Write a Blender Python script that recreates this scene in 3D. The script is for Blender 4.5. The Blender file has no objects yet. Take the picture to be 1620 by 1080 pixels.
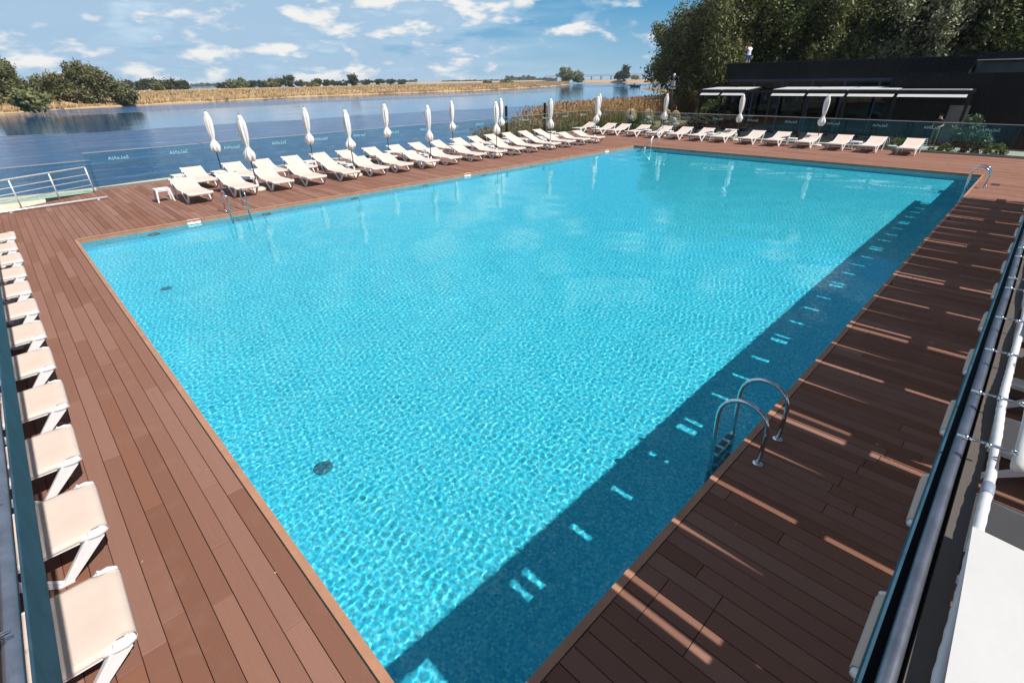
import bpy, bmesh, math, random
import numpy as np
from mathutils import Vector, Matrix

S = bpy.context.scene
COL = S.collection
PI = math.pi
rnd = random.Random(7)
rng = np.random.default_rng(11)

# ------------------------------------------------------------------ camera
CAM = Vector((-0.6232, -16.1714, 3.3599))
YAW, PITCH, ROLL, FPX = 0.798858, 0.492002, -0.0162614, 771.818
cd = bpy.data.cameras.new('camera')
cd.sensor_width = 36.0
cd.lens = FPX / 1620 * 36
cd.clip_start, cd.clip_end = 0.02, 20000
cam = bpy.data.objects.new('camera', cd)
COL.objects.link(cam)
S.camera = cam
_f = Vector((math.cos(YAW) * math.cos(PITCH), math.sin(YAW) * math.cos(PITCH), -math.sin(PITCH)))
_r0 = Vector((math.sin(YAW), -math.cos(YAW), 0))
_u0 = _r0.cross(_f)
_r = math.cos(ROLL) * _r0 + math.sin(ROLL) * _u0
_u = -math.sin(ROLL) * _r0 + math.cos(ROLL) * _u0
_m = Matrix((_r, _u, -_f)).transposed().to_4x4()
_m.translation = CAM
cam.matrix_world = _m

# ------------------------------------------------------------------ sky and sun
SUN_TO = Vector((0.23, -0.80, 1.0)).normalized()
SUN_EL = math.asin(SUN_TO.z)
SUN_ROT = math.atan2(SUN_TO.x, SUN_TO.y)
world = bpy.data.worlds.new('World')
S.world = world
world.use_nodes = True


def N(nt, t, **kw):
    n = nt.nodes.new(t)
    for k, v in kw.items():
        if k.startswith('i_'):
            key = k[2:]
            key = int(key) if key.isdigit() else key.replace('_', ' ')
            n.inputs[key].default_value = v
        else:
            setattr(n, k, v)
    return n


def L(nt, a, b):
    nt.links.new(a, b)


def math_node(nt, op, a, b=None, c=None, clamp=False):
    n = nt.nodes.new('ShaderNodeMath')
    n.operation = op
    n.use_clamp = clamp
    for i, x in enumerate((a, b, c)):
        if x is None:
            continue
        if isinstance(x, (int, float)):
            n.inputs[i].default_value = x
        else:
            L(nt, x, n.inputs[i])
    return n.outputs[0]


def ramp(nt, fac, stops):
    n = nt.nodes.new('ShaderNodeValToRGB')
    el = n.color_ramp.elements
    while len(el) < len(stops):
        el.new(0.5)
    for e, (p, c) in zip(el, stops):
        e.position = p
        e.color = (*c, 1) if len(c) == 3 else c
    if fac is not None:
        L(nt, fac, n.inputs[0])
    return n.outputs[0]


def mixc(nt, fac, a, b, mode='MIX'):
    n = nt.nodes.new('ShaderNodeMix')
    n.data_type = 'RGBA'
    n.blend_type = mode
    for sock, x in ((n.inputs[0], fac), (n.inputs[6], a), (n.inputs[7], b)):
        if isinstance(x, (int, float)):
            sock.default_value = x
        elif isinstance(x, tuple):
            sock.default_value = (*x, 1)
        else:
            L(nt, x, sock)
    return n.outputs[2]


def noise(nt, vec, scale, detail=4.0, rough=0.55, out=0, dist=0.0):
    n = nt.nodes.new('ShaderNodeTexNoise')
    n.inputs['Scale'].default_value = scale
    n.inputs['Detail'].default_value = detail
    n.inputs['Roughness'].default_value = rough
    n.inputs['Distortion'].default_value = dist
    if vec is not None:
        L(nt, vec, n.inputs['Vector'])
    return n.outputs[out]


def mapping(nt, vec, scale=(1, 1, 1), loc=(0, 0, 0), rot=(0, 0, 0)):
    n = nt.nodes.new('ShaderNodeMapping')
    n.inputs['Scale'].default_value = scale
    n.inputs['Location'].default_value = loc
    n.inputs['Rotation'].default_value = rot
    L(nt, vec, n.inputs['Vector'])
    return n.outputs[0]


def build_world():
    nt = world.node_tree
    bg = nt.nodes['Background']
    sky = N(nt, 'ShaderNodeTexSky', sky_type='NISHITA')
    sky.sun_disc = False
    sky.sun_elevation = SUN_EL
    sky.sun_rotation = SUN_ROT
    sky.air_density = 0.9
    sky.dust_density = 0.25
    sky.ozone_density = 2.6
    bg.inputs['Strength'].default_value = 0.05
    tc = N(nt, 'ShaderNodeTexCoord')
    d = tc.outputs['Generated']
    sep = N(nt, 'ShaderNodeSeparateXYZ')
    L(nt, d, sep.inputs[0])
    z = sep.outputs[2]
    # cumulus banks seen low over the water: noise in direction space, flattened towards the horizon
    v1 = mapping(nt, d, scale=(6.6, 6.6, 18.0), loc=(3.1, 0.4, 0.15))
    v1b = mapping(nt, d, scale=(6.6, 6.6, 18.0), loc=(3.1 - 0.08, 0.4 + 0.13, 0.15 - 0.34))
    n1 = noise(nt, v1, 1.7, 9.0, 0.52, dist=0.12)
    n2 = noise(nt, v1b, 1.7, 9.0, 0.52, dist=0.12)
    # more cloud over the river, clear over the wood
    dot = N(nt, 'ShaderNodeVectorMath', operation='DOT_PRODUCT')
    L(nt, d, dot.inputs[0])
    dot.inputs[1].default_value = (-0.30, 0.95, 0.0)
    cover = N(nt, 'ShaderNodeMapRange', interpolation_type='SMOOTHSTEP')
    L(nt, dot.outputs['Value'], cover.inputs[0])
    cover.inputs[1].default_value = 0.25
    cover.inputs[2].default_value = 0.72
    cover.inputs[3].default_value = 0.0
    cover.inputs[4].default_value = 0.27
    low = N(nt, 'ShaderNodeMapRange', interpolation_type='SMOOTHSTEP')
    L(nt, z, low.inputs[0])
    low.inputs[1].default_value = 0.015
    low.inputs[2].default_value = 0.11
    low.inputs[3].default_value = -0.10
    low.inputs[4].default_value = 0.0
    dens = math_node(nt, 'ADD', math_node(nt, 'ADD', n1, cover.outputs[0]), low.outputs[0])
    a = N(nt, 'ShaderNodeMapRange', interpolation_type='SMOOTHSTEP')
    L(nt, dens, a.inputs[0])
    a.inputs[1].default_value = 0.525
    a.inputs[2].default_value = 0.675
    lit = math_node(nt, 'SUBTRACT', n1, n2)
    litr = N(nt, 'ShaderNodeMapRange', interpolation_type='SMOOTHSTEP')
    L(nt, lit, litr.inputs[0])
    litr.inputs[1].default_value = 0.0
    litr.inputs[2].default_value = 0.17
    ccol = mixc(nt, litr.outputs[0], (6.0, 8.7, 11.6), (14.2, 14.0, 13.7))
    # thin veil between the banks
    v3 = mapping(nt, d, scale=(3.0, 3.0, 22.0), loc=(0.7, 2.0, 0.0))
    veil = N(nt, 'ShaderNodeMapRange', interpolation_type='SMOOTHSTEP')
    L(nt, noise(nt, v3, 1.5, 6.0, 0.6), veil.inputs[0])
    veil.inputs[1].default_value = 0.34
    veil.inputs[2].default_value = 0.62
    veil.inputs[4].default_value = 0.85
    # pale air at the horizon, clear blue above it, the physical sky overhead
    K = 0.80
    low_sky = ramp(nt, math_node(nt, 'MULTIPLY', z, 4.0, clamp=True), [(0.0, (0.40 * K, 0.64 * K, 0.82 * K)), (0.18, (0.29 * K, 0.56 * K, 0.79 * K)), (0.42, (0.135 * K, 0.43 * K, 0.73 * K)), (1.0, (0.06 * K, 0.24 * K, 0.55 * K))])
    low_sky = mixc(nt, 1.0, low_sky, (16.5, 16.5, 16.5), 'MULTIPLY')
    hz = N(nt, 'ShaderNodeMapRange', interpolation_type='SMOOTHSTEP')
    L(nt, z, hz.inputs[0])
    hz.inputs[1].default_value = 0.14
    hz.inputs[2].default_value = 0.50
    hz.inputs[3].default_value = 1.0
    hz.inputs[4].default_value = 0.0
    skyc = mixc(nt, hz.outputs[0], sky.outputs[0], low_sky)
    skyc = mixc(nt, math_node(nt, 'MULTIPLY', veil.outputs[0], math_node(nt, 'MULTIPLY', cover.outputs[0], 5.0)), skyc, (8.2, 10.9, 13.3))
    skyc = mixc(nt, math_node(nt, 'MULTIPLY', a.outputs[0], 0.95), skyc, ccol)
    L(nt, skyc, bg.inputs['Color'])


build_world()
sl = bpy.data.lights.new('sun', 'SUN')
sl.energy = 5.0
sl.angle = math.radians(0.5)
sl.color = (1.0, 0.955, 0.895)
sl.cycles.is_caustics_light = True
sun = bpy.data.objects.new('sun', sl)
COL.objects.link(sun)
sun.rotation_euler = SUN_TO.to_track_quat('Z', 'Y').to_euler()
S.cycles.caustics_refractive = True
S.cycles.caustics_reflective = False
S.cycles.transparent_max_bounces = 24
S.cycles.max_bounces = 8
S.cycles.sample_clamp_indirect = 6.0
S.view_settings.view_transform = 'Standard'
S.view_settings.look = 'None'
S.view_settings.gamma = 1.0
S.view_settings.exposure = 0.38
S.view_settings.use_curve_mapping = False


# ------------------------------------------------------------------ helpers
class MB:
    """collects faces of one mesh"""

    def __init__(self):
        self.v, self.f, self.s = [], [], []

    def add(self, vs, fs, smooth=False):
        o = len(self.v)
        self.v += [tuple(p) for p in vs]
        for f in fs:
            self.f.append(tuple(i + o for i in f))
            self.s.append(smooth)
        return self

    def hexa(self, b, t):
        """b, t: four points each, same order (counter-clockwise seen from above)"""
        vs = list(b) + list(t)
        fs = [(3, 2, 1, 0), (4, 5, 6, 7)] + [(i, (i + 1) % 4, 4 + (i + 1) % 4, 4 + i) for i in range(4)]
        return self.add(vs, fs)

    def box(self, x0, x1, y0, y1, z0, z1):
        r = [(x0, y0), (x1, y0), (x1, y1), (x0, y1)]
        return self.hexa([(*p, z0) for p in r], [(*p, z1) for p in r])

    def cbox(self, x0, x1, y0, y1, z0, z1, c=0.004):
        """box with a chamfer round its top edge"""
        r = lambda d: [(x0 + d, y0 + d), (x1 - d, y0 + d), (x1 - d, y1 - d), (x0 + d, y1 - d)]
        vs = [(*p, z0) for p in r(0)] + [(*p, z1 - c) for p in r(0)] + [(*p, z1) for p in r(c)]
        fs = [(3, 2, 1, 0), (8, 9, 10, 11)]
        for k in (0, 4):
            fs += [(k + i, k + (i + 1) % 4, k + 4 + (i + 1) % 4, k + 4 + i) for i in range(4)]
        return self.add(vs, fs)

    def bar(self, a, b, w, h, up=(0, 0, 1), w2=None, h2=None):
        """rectangular bar from a to b, w across, h along up; may taper"""
        a, b, up = Vector(a), Vector(b), Vector(up)
        d = (b - a).normalized()
        sx = d.cross(up)
        if sx.length < 1e-6:
            sx = d.cross(Vector((1, 0, 0)))
        sx.normalize()
        sz = sx.cross(d).normalized()
        w2, h2 = w2 or w, h2 or h
        q = lambda c, ww, hh: [c - sx * ww / 2 - sz * hh / 2, c + sx * ww / 2 - sz * hh / 2, c + sx * ww / 2 + sz * hh / 2, c - sx * ww / 2 + sz * hh / 2]
        vs = q(a, w, h) + q(b, w2, h2)
        fs = [(0, 1, 2, 3), (7, 6, 5, 4)] + [(i, i + 4, (i + 1) % 4 + 4, (i + 1) % 4) for i in range(4)]
        return self.add(vs, fs)

    def tube(self, pts, r, n=8, caps=True, closed=False):
        pts = [Vector(p) for p in pts]
        k = len(pts)
        rs = list(r) if isinstance(r, (list, tuple)) else [r] * k
        tang = []
        for i in range(k):
            if closed:
                t = pts[(i + 1) % k] - pts[i - 1]
            else:
                t = pts[min(i + 1, k - 1)] - pts[max(i - 1, 0)]
            tang.append(t.normalized())
        ref = Vector((0, 0, 1)) if abs(tang[0].z) < 0.9 else Vector((1, 0, 0))
        x = tang[0].cross(ref).normalized()
        vs = []
        for i in range(k):
            x = (x - tang[i] * x.dot(tang[i])).normalized()
            y = tang[i].cross(x)
            for j in range(n):
                a = 2 * PI * j / n
                vs.append(pts[i] + (x * math.cos(a) + y * math.sin(a)) * rs[i])
        fs = []
        for i in range(k if closed else k - 1):
            for j in range(n):
                i2 = (i + 1) % k
                fs.append((i * n + j, i * n + (j + 1) % n, i2 * n + (j + 1) % n, i2 * n + j))
        if caps and not closed:
            fs.append(tuple(range(n - 1, -1, -1)))
            fs.append(tuple((k - 1) * n + j for j in range(n)))
        return self.add(vs, fs, True)

    def lathe(self, prof, n=16, c=(0, 0, 0), fold=None):
        """prof: (r, z) from bottom to top; fold(a, i) scales the radius"""
        vs = []
        for i, (r, z) in enumerate(prof):
            for j in range(n):
                a = 2 * PI * j / n
                rr = r * (fold(a, i) if fold else 1)
                vs.append((c[0] + rr * math.cos(a), c[1] + rr * math.sin(a), c[2] + z))
        fs = []
        k = len(prof)
        for i in range(k - 1):
            for j in range(n):
                fs.append((i * n + j, i * n + (j + 1) % n, (i + 1) * n + (j + 1) % n, (i + 1) * n + j))
        fs.append(tuple(range(n - 1, -1, -1)))
        fs.append(tuple((k - 1) * n + j for j in range(n)))
        return self.add(vs, fs, True)

    def mesh(self, name, mats):
        me = bpy.data.meshes.new(name)
        me.from_pydata(self.v, [], self.f)
        for m in (mats if isinstance(mats, (list, tuple)) else [mats]):
            me.materials.append(m)
        me.polygons.foreach_set('use_smooth', self.s)
        me.update()
        return me

    def build(self, name, mats, parent=None):
        return link(name, self.mesh(name, mats), parent)


def link(name, me, parent=None):
    o = bpy.data.objects.new(name, me)
    COL.objects.link(o)
    if parent is not None:
        o.parent = parent
    return o


def quads_mesh(name, P, mat, attr=None):
    """P: (n,4,3) array of quads"""
    P = np.asarray(P, np.float32)
    n = len(P)
    me = bpy.data.meshes.new(name)
    me.vertices.add(n * 4)
    me.vertices.foreach_set('co', P.reshape(-1))
    me.loops.add(n * 4)
    me.loops.foreach_set('vertex_index', np.arange(n * 4, dtype=np.int32))
    me.polygons.add(n)
    me.polygons.foreach_set('loop_start', np.arange(0, n * 4, 4, dtype=np.int32))
    me.update(calc_edges=True)
    for m in (mat if isinstance(mat, (list, tuple)) else [mat]):
        me.materials.append(m)
    if attr is not None:
        me.polygons.foreach_set('material_index', np.asarray(attr, np.int32))
    return me


def tag(o, label=None, cat=None, group=None, kind=None):
    if label:
        o['label'] = label
    if cat:
        o['category'] = cat
    if group:
        o['group'] = group
    if kind:
        o['kind'] = kind
    return o


def thing(name, label, cat, loc=(0, 0, 0), rz=0.0, group=None):
    o = bpy.data.objects.new(name, None)
    o.empty_display_size = 0.1
    COL.objects.link(o)
    o.location = loc
    o.rotation_euler = (0, 0, rz)
    return tag(o, label, cat, group)


def dup(root, loc, rz, label=None, group=None):
    r = root.copy()
    COL.objects.link(r)
    r.location = loc
    r.rotation_euler = (0, 0, rz)
    if label:
        r['label'] = label
    if group:
        r['group'] = group
    for ch in list(root.children):
        c = ch.copy()
        COL.objects.link(c)
        c.parent = r
        for g in list(ch.children):
            d = g.copy()
            COL.objects.link(d)
            d.parent = c
    return r


ORD = ('first second third fourth fifth sixth seventh eighth ninth tenth eleventh twelfth thirteenth fourteenth '
       'fifteenth sixteenth seventeenth eighteenth nineteenth twentieth').split()


# ------------------------------------------------------------------ materials
def mat(name, col, rough=0.5, metal=0.0, spec=0.5, var=0.0, vscale=8.0, bump=0.0, bscale=40.0, col2=None):
    m = bpy.data.materials.new(name)
    m.use_nodes = True
    nt = m.node_tree
    b = nt.nodes['Principled BSDF']
    b.inputs['Base Color'].default_value = (*col, 1)
    b.inputs['Roughness'].default_value = rough
    b.inputs['Metallic'].default_value = metal
    b.inputs['Specular IOR Level'].default_value = spec
    if var or col2:
        tc = N(nt, 'ShaderNodeTexCoord')
        n = noise(nt, tc.outputs['Object'], vscale, 5.0, 0.6)
        c2 = col2 or tuple(min(1, c * (1 - var)) for c in col)
        c1 = col if col2 else tuple(min(1, c * (1 + var)) for c in col)
        L(nt, ramp(nt, n, [(0.33, c1), (0.67, c2)]), b.inputs['Base Color'])
    if bump:
        tc = N(nt, 'ShaderNodeTexCoord')
        n = noise(nt, tc.outputs['Object'], bscale, 5.0, 0.6)
        bp = N(nt, 'ShaderNodeBump')
        bp.inputs['Strength'].default_value = bump
        bp.inputs['Distance'].default_value = 0.01
        L(nt, n, bp.inputs['Height'])
        L(nt, bp.outputs[0], b.inputs['Normal'])
    return m


def deck_material(name, grooves):
    m = bpy.data.materials.new(name)
    m.use_nodes = True
    nt = m.node_tree
    b = nt.nodes['Principled BSDF']
    geo = N(nt, 'ShaderNodeNewGeometry')
    oi = N(nt, 'ShaderNodeObjectInfo')
    r = math_node(nt, 'FRACT', math_node(nt, 'ADD', oi.outputs['Random'], geo.outputs['Random Per Island']))
    base = ramp(nt, r, [(0.0, (0.186, 0.086, 0.056)), (0.25, (0.230, 0.115, 0.081)), (0.62, (0.256, 0.133, 0.097)),
                        (0.86, (0.290, 0.162, 0.124)), (0.97, (0.226, 0.102, 0.063))])
    pos = geo.outputs['Position']
    grain = noise(nt, mapping(nt, pos, scale=(60, 1.2, 1)), 1.0, 4.0, 0.6)
    stain = noise(nt, pos, 1.6, 6.0, 0.62)
    c = mixc(nt, math_node(nt, 'MULTIPLY', grain, 0.35), base, (0.155, 0.072, 0.050), 'MIX')
    st = N(nt, 'ShaderNodeMapRange', interpolation_type='SMOOTHSTEP')
    L(nt, stain, st.inputs[0])
    st.inputs[1].default_value = 0.52
    st.inputs[2].default_value = 0.72
    st.inputs[4].default_value = 0.30
    c = mixc(nt, st.outputs[0], c, (0.29, 0.172, 0.128))
    L(nt, c, b.inputs['Base Color'])
    b.inputs['Roughness'].default_value = 0.7
    b.inputs['Specular IOR Level'].default_value = 0.10
    if grooves:
        sp = N(nt, 'ShaderNodeSeparateXYZ')
        L(nt, pos, sp.inputs[0])
        w = math_node(nt, 'SINE', math_node(nt, 'MULTIPLY', sp.outputs[0], 2 * PI / 0.0085))
        bp = N(nt, 'ShaderNodeBump')
        bp.inputs['Strength'].default_value = 0.5
        bp.inputs['Distance'].default_value = 0.0012
        L(nt, w, bp.inputs['Height'])
        L(nt, bp.outputs[0], b.inputs['Normal'])
        cc = mixc(nt, math_node(nt, 'MULTIPLY', math_node(nt, 'ADD', w, 1.0), 0.11), c, (0.13, 0.055, 0.04))
        L(nt, cc, b.inputs['Base Color'])
    return m


def glass_material(name, tint, refl=1.0):
    m = bpy.data.materials.new(name)
    m.use_nodes = True
    nt = m.node_tree
    nt.nodes.clear()
    out = N(nt, 'ShaderNodeOutputMaterial')
    tr = N(nt, 'ShaderNodeBsdfTransparent')
    tr.inputs[0].default_value = (*tint, 1)
    gl = N(nt, 'ShaderNodeBsdfGlossy')
    gl.inputs['Roughness'].default_value = 0.0
    gl.inputs[0].default_value = (0.95, 1, 1, 1)
    fr = N(nt, 'ShaderNodeFresnel')
    fr.inputs[0].default_value = 1.45
    mx = N(nt, 'ShaderNodeMixShader')
    geo = N(nt, 'ShaderNodeNewGeometry')
    front = math_node(nt, 'SUBTRACT', 1.0, geo.outputs['Backfacing'])
    L(nt, math_node(nt, 'MULTIPLY', math_node(nt, 'MULTIPLY', fr.outputs[0], refl), front), mx.inputs[0])
    L(nt, tr.outputs[0], mx.inputs[1])
    L(nt, gl.outputs[0], mx.inputs[2])
    L(nt, mx.outputs[0], out.inputs[0])
    return m


def leaf_material(name, stops, transl=0.25):
    m = bpy.data.materials.new(name)
    m.use_nodes = True
    nt = m.node_tree
    nt.nodes.clear()
    out = N(nt, 'ShaderNodeOutputMaterial')
    geo = N(nt, 'ShaderNodeNewGeometry')
    c = ramp(nt, geo.outputs['Random Per Island'], stops)
    di = N(nt, 'ShaderNodeBsdfPrincipled')
    di.inputs['Roughness'].default_value = 0.55
    di.inputs['Specular IOR Level'].default_value = 0.35
    L(nt, c, di.inputs['Base Color'])
    tl = N(nt, 'ShaderNodeBsdfTranslucent')
    L(nt, mixc(nt, 0.5, c, (0.12, 0.16, 0.02)), tl.inputs[0])
    mx = N(nt, 'ShaderNodeMixShader')
    mx.inputs[0].default_value = transl
    L(nt, di.outputs[0], mx.inputs[1])
    L(nt, tl.outputs[0], mx.inputs[2])
    L(nt, mx.outputs[0], out.inputs[0])
    return m


M = {}
M['board'] = deck_material('deck_composite', True)
M['board_far'] = deck_material('deck_composite_far', False)
M['trim'] = mat('edge_trim_composite', (0.37, 0.185, 0.11), 0.55, var=0.14, vscale=3.0)
M['screw'] = mat('screw_steel', (0.12, 0.10, 0.09), 0.4, 0.8)
M['under'] = mat('deck_underside', (0.02, 0.014, 0.012), 0.9, var=0.3)
M['white_resin'] = mat('white_resin', (0.72, 0.72, 0.725), 0.38, var=0.03, vscale=5)
M['sling'] = mat('cream_sling_fabric', (0.60, 0.485, 0.415), 0.8, var=0.05, vscale=3, bump=0.25, bscale=420)
M['canvas'] = mat('umbrella_canvas', (0.66, 0.65, 0.635), 0.85, var=0.05, vscale=6, bump=0.15, bscale=90)
M['pole'] = mat('umbrella_pole_paint', (0.05, 0.055, 0.06), 0.35, 0.6)
M['stone'] = mat('umbrella_base_stone', (0.62, 0.52, 0.43), 0.75, var=0.15, vscale=18)
M['steel'] = mat('polished_steel', (0.62, 0.64, 0.65), 0.12, 1.0)
M['brushed'] = mat('brushed_steel', (0.72, 0.73, 0.73), 0.40, 0.45, var=0.1, vscale=12)
M['rubber'] = mat('black_rubber', (0.015, 0.015, 0.016), 0.6)
M['black_paint'] = mat('black_metal_paint', (0.008, 0.009, 0.011), 0.5, 0.0, 0.25, var=0.2, vscale=2)
M['black_clad'] = mat('black_ribbed_cladding', (0.006, 0.0075, 0.009), 0.55, 0.0, 0.2, var=0.25, vscale=0.8)
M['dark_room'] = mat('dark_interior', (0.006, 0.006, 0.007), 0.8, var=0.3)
M['mullion'] = mat('window_mullion_paint', (0.025, 0.045, 0.11), 0.35, 0.4, var=0.1)
M['plaster'] = mat('grey_plaster', (0.13, 0.13, 0.135), 0.85, var=0.15, vscale=1.2, bump=0.2)
M['plate'] = mat('teal_steel_plate', (0.026, 0.066, 0.100), 0.5, 0.0, 0.15, var=0.25, vscale=9, bump=0.1, bscale=30)
M['pipe'] = mat('galvanised_pipe', (0.21, 0.23, 0.28), 0.30, 0.75, var=0.18, vscale=14, bump=0.12, bscale=25)
M['rust_bar'] = mat('rusty_brown_bar', (0.085, 0.074, 0.068), 0.65, 0.2, vscale=14, col2=(0.105, 0.078, 0.058), bump=0.15)
M['tarp'] = mat('white_tarp', (0.46, 0.455, 0.445), 0.7, var=0.05, vscale=2.5, bump=0.35, bscale=5)
M['hose'] = mat('white_corrugated_hose', (0.56, 0.56, 0.57), 0.5, var=0.05)
M['grey_tape'] = mat('grey_tape', (0.22, 0.26, 0.33), 0.6, var=0.1)  # hose colour with shade painted in
M['red_print'] = mat('red_print', (0.75, 0.10, 0.05), 0.6)
M['sign_white'] = mat('sign_white', (0.82, 0.82, 0.81), 0.4)
M['print_white'] = mat('frosted_print', (0.80, 0.88, 0.88), 0.6)
M['cap_rail'] = mat('rail_cap_aluminium', (0.52, 0.50, 0.47), 0.4, 0.7)
M['glass'] = glass_material('fence_glass', (0.79, 0.90, 0.91), 1.0)
M['window_glass'] = glass_material('window_glass', (0.10, 0.11, 0.13), 0.55)
M['bark'] = mat('tree_bark', (0.085, 0.06, 0.042), 0.9, var=0.35, vscale=3, bump=0.5, bscale=8)
M['bark_pine'] = mat('pine_bark', (0.16, 0.075, 0.042), 0.9, var=0.35, vscale=3, bump=0.5, bscale=8)
M['wicker'] = mat('pale_wicker', (0.50, 0.34, 0.20), 0.7, var=0.2, vscale=20)
M['cushion'] = mat('grey_cushion', (0.55, 0.55, 0.54), 0.85, var=0.1, vscale=9)
M['skin'] = mat('skin', (0.52, 0.29, 0.20), 0.55, var=0.05)
M['hair'] = mat('brown_hair', (0.10, 0.05, 0.025), 0.6, var=0.2)
M['hair_dark'] = mat('black_hair', (0.012, 0.010, 0.010), 0.6, var=0.2)
M['white_shirt'] = mat('white_cotton', (0.78, 0.78, 0.80), 0.85)
M['blue_shorts'] = mat('blue_cotton', (0.015, 0.10, 0.42), 0.85, var=0.1)
M['black_shirt'] = mat('black_cotton', (0.014, 0.014, 0.016), 0.85)
M['grey_trousers'] = mat('olive_grey_cotton', (0.10, 0.095, 0.075), 0.85, var=0.1)
M['path'] = mat('pale_paving', (0.42, 0.36, 0.29), 0.85, var=0.12, vscale=1.5, bump=0.2)
M['kerb'] = mat('kerb_concrete', (0.20, 0.16, 0.14), 0.8, var=0.12)
M['boat'] = mat('dark_boat_hull', (0.03, 0.02, 0.025), 0.5)
M['bridge'] = mat('blue_grey_bridge_paint', (0.34, 0.44, 0.54), 0.7, var=0.08, vscale=0.05)  # distance haze mixed into the bridge colour
M['mulch'] = mat('bark_mulch', (0.25, 0.12, 0.065), 0.9, vscale=30, col2=(0.36, 0.22, 0.15))
M['lamp_grey'] = mat('lamp_grey_metal', (0.34, 0.35, 0.37), 0.45, 0.5, var=0.05)
M['drain'] = mat('drain_cover', (0.05, 0.19, 0.26), 0.5)
M['ring'] = mat('light_ring_steel', (0.10, 0.13, 0.14), 0.35, 0.5)
M['stair_nose'] = mat('stair_nosing_tile', (0.78, 0.84, 0.86), 0.5)

LEAF_WILLOW = [(0.0, (0.07, 0.085, 0.03)), (0.4, (0.15, 0.165, 0.06)), (0.8, (0.235, 0.24, 0.105)), (1.0, (0.33, 0.315, 0.16))]
LEAF_SILVER = [(0.0, (0.08, 0.09, 0.045)), (0.5, (0.21, 0.22, 0.125)), (1.0, (0.43, 0.43, 0.30))]
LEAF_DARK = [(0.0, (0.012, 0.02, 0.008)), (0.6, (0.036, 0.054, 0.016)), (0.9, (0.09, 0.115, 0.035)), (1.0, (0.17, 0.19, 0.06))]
LEAF_PINE = [(0.0, (0.014, 0.030, 0.016)), (0.7, (0.035, 0.060, 0.028)), (1.0, (0.06, 0.085, 0.04))]
LEAF_BUSH = [(0.0, (0.05, 0.08, 0.015)), (0.6, (0.11, 0.15, 0.03)), (1.0, (0.19, 0.22, 0.06))]
LEAF_FAR = [(0.0, (0.020, 0.034, 0.016)), (0.6, (0.045, 0.062, 0.026)), (1.0, (0.085, 0.10, 0.045))]
M['leaf_willow'] = leaf_material('willow_leaves', LEAF_WILLOW)
M['leaf_river'] = leaf_material('river_willow_leaves', [(0.0, (0.08, 0.088, 0.035)), (0.45, (0.155, 0.155, 0.068)), (1.0, (0.26, 0.24, 0.125))], 0.3)
M['leaf_silver'] = leaf_material('silver_leaves', LEAF_SILVER)
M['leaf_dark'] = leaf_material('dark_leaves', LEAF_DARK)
M['leaf_pine'] = leaf_material('pine_needles', LEAF_PINE, 0.1)
M['leaf_bush'] = leaf_material('bush_leaves', LEAF_BUSH)
M['leaf_far'] = leaf_material('far_leaves', LEAF_FAR, 0.15)
M['leaf_small_pine'] = leaf_material('small_pine_needles', [(0.0, (0.035, 0.07, 0.04)), (0.7, (0.08, 0.125, 0.07)), (1.0, (0.14, 0.18, 0.10))], 0.1)
M['reed_tan'] = leaf_material('dry_reed', [(0.0, (0.30, 0.17, 0.07)), (0.5, (0.45, 0.28, 0.13)), (1.0, (0.58, 0.42, 0.24))], 0.3)
M['reed_plume'] = leaf_material('reed_plume', [(0.0, (0.30, 0.15, 0.07)), (0.6, (0.46, 0.27, 0.15)), (1.0, (0.55, 0.36, 0.22))], 0.3)
M['reed_green'] = leaf_material('green_reed', [(0.0, (0.035, 0.065, 0.015)), (0.6, (0.085, 0.12, 0.035)), (1.0, (0.16, 0.17, 0.06))], 0.25)
M['marsh_blade'] = leaf_material('marsh_reed', [(0.0, (0.36, 0.235, 0.115)), (0.6, (0.46, 0.31, 0.165)), (1.0, (0.54, 0.40, 0.25))], 0.25)


def tile_material():
    m = bpy.data.materials.new('pool_mosaic')
    m.use_nodes = True
    nt = m.node_tree
    b = nt.nodes['Principled BSDF']
    geo = N(nt, 'ShaderNodeNewGeometry')
    pos = geo.outputs['Position']
    v = N(nt, 'ShaderNodeTexVoronoi', feature='F1', distance='CHEBYCHEV')
    v.inputs['Scale'].default_value = 42.0
    v.inputs['Randomness'].default_value = 0.25
    L(nt, pos, v.inputs['Vector'])
    wn = N(nt, 'ShaderNodeSeparateColor')
    L(nt, v.outputs['Color'], wn.inputs[0])
    c = ramp(nt, wn.outputs[0], [(0.0, (0.04, 0.48, 0.69)), (0.5, (0.085, 0.645, 0.81)), (0.85, (0.17, 0.72, 0.86)), (1.0, (0.32, 0.81, 0.89))])
    L(nt, c, b.inputs['Base Color'])
    b.inputs['Roughness'].default_value = 0.45
    b.inputs['Specular IOR Level'].default_value = 0.2
    return m


def pool_water_material():
    m = bpy.data.materials.new('pool_water')
    m.use_nodes = True
    nt = m.node_tree
    nt.nodes.clear()
    out = N(nt, 'ShaderNodeOutputMaterial')
    g = N(nt, 'ShaderNodeBsdfGlass')
    g.inputs['Color'].default_value = (0.74, 0.985, 1.0, 1)
    g.inputs['Roughness'].default_value = 0.0
    g.inputs['IOR'].default_value = 1.333
    L(nt, g.outputs[0], out.inputs[0])
    return m


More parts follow.
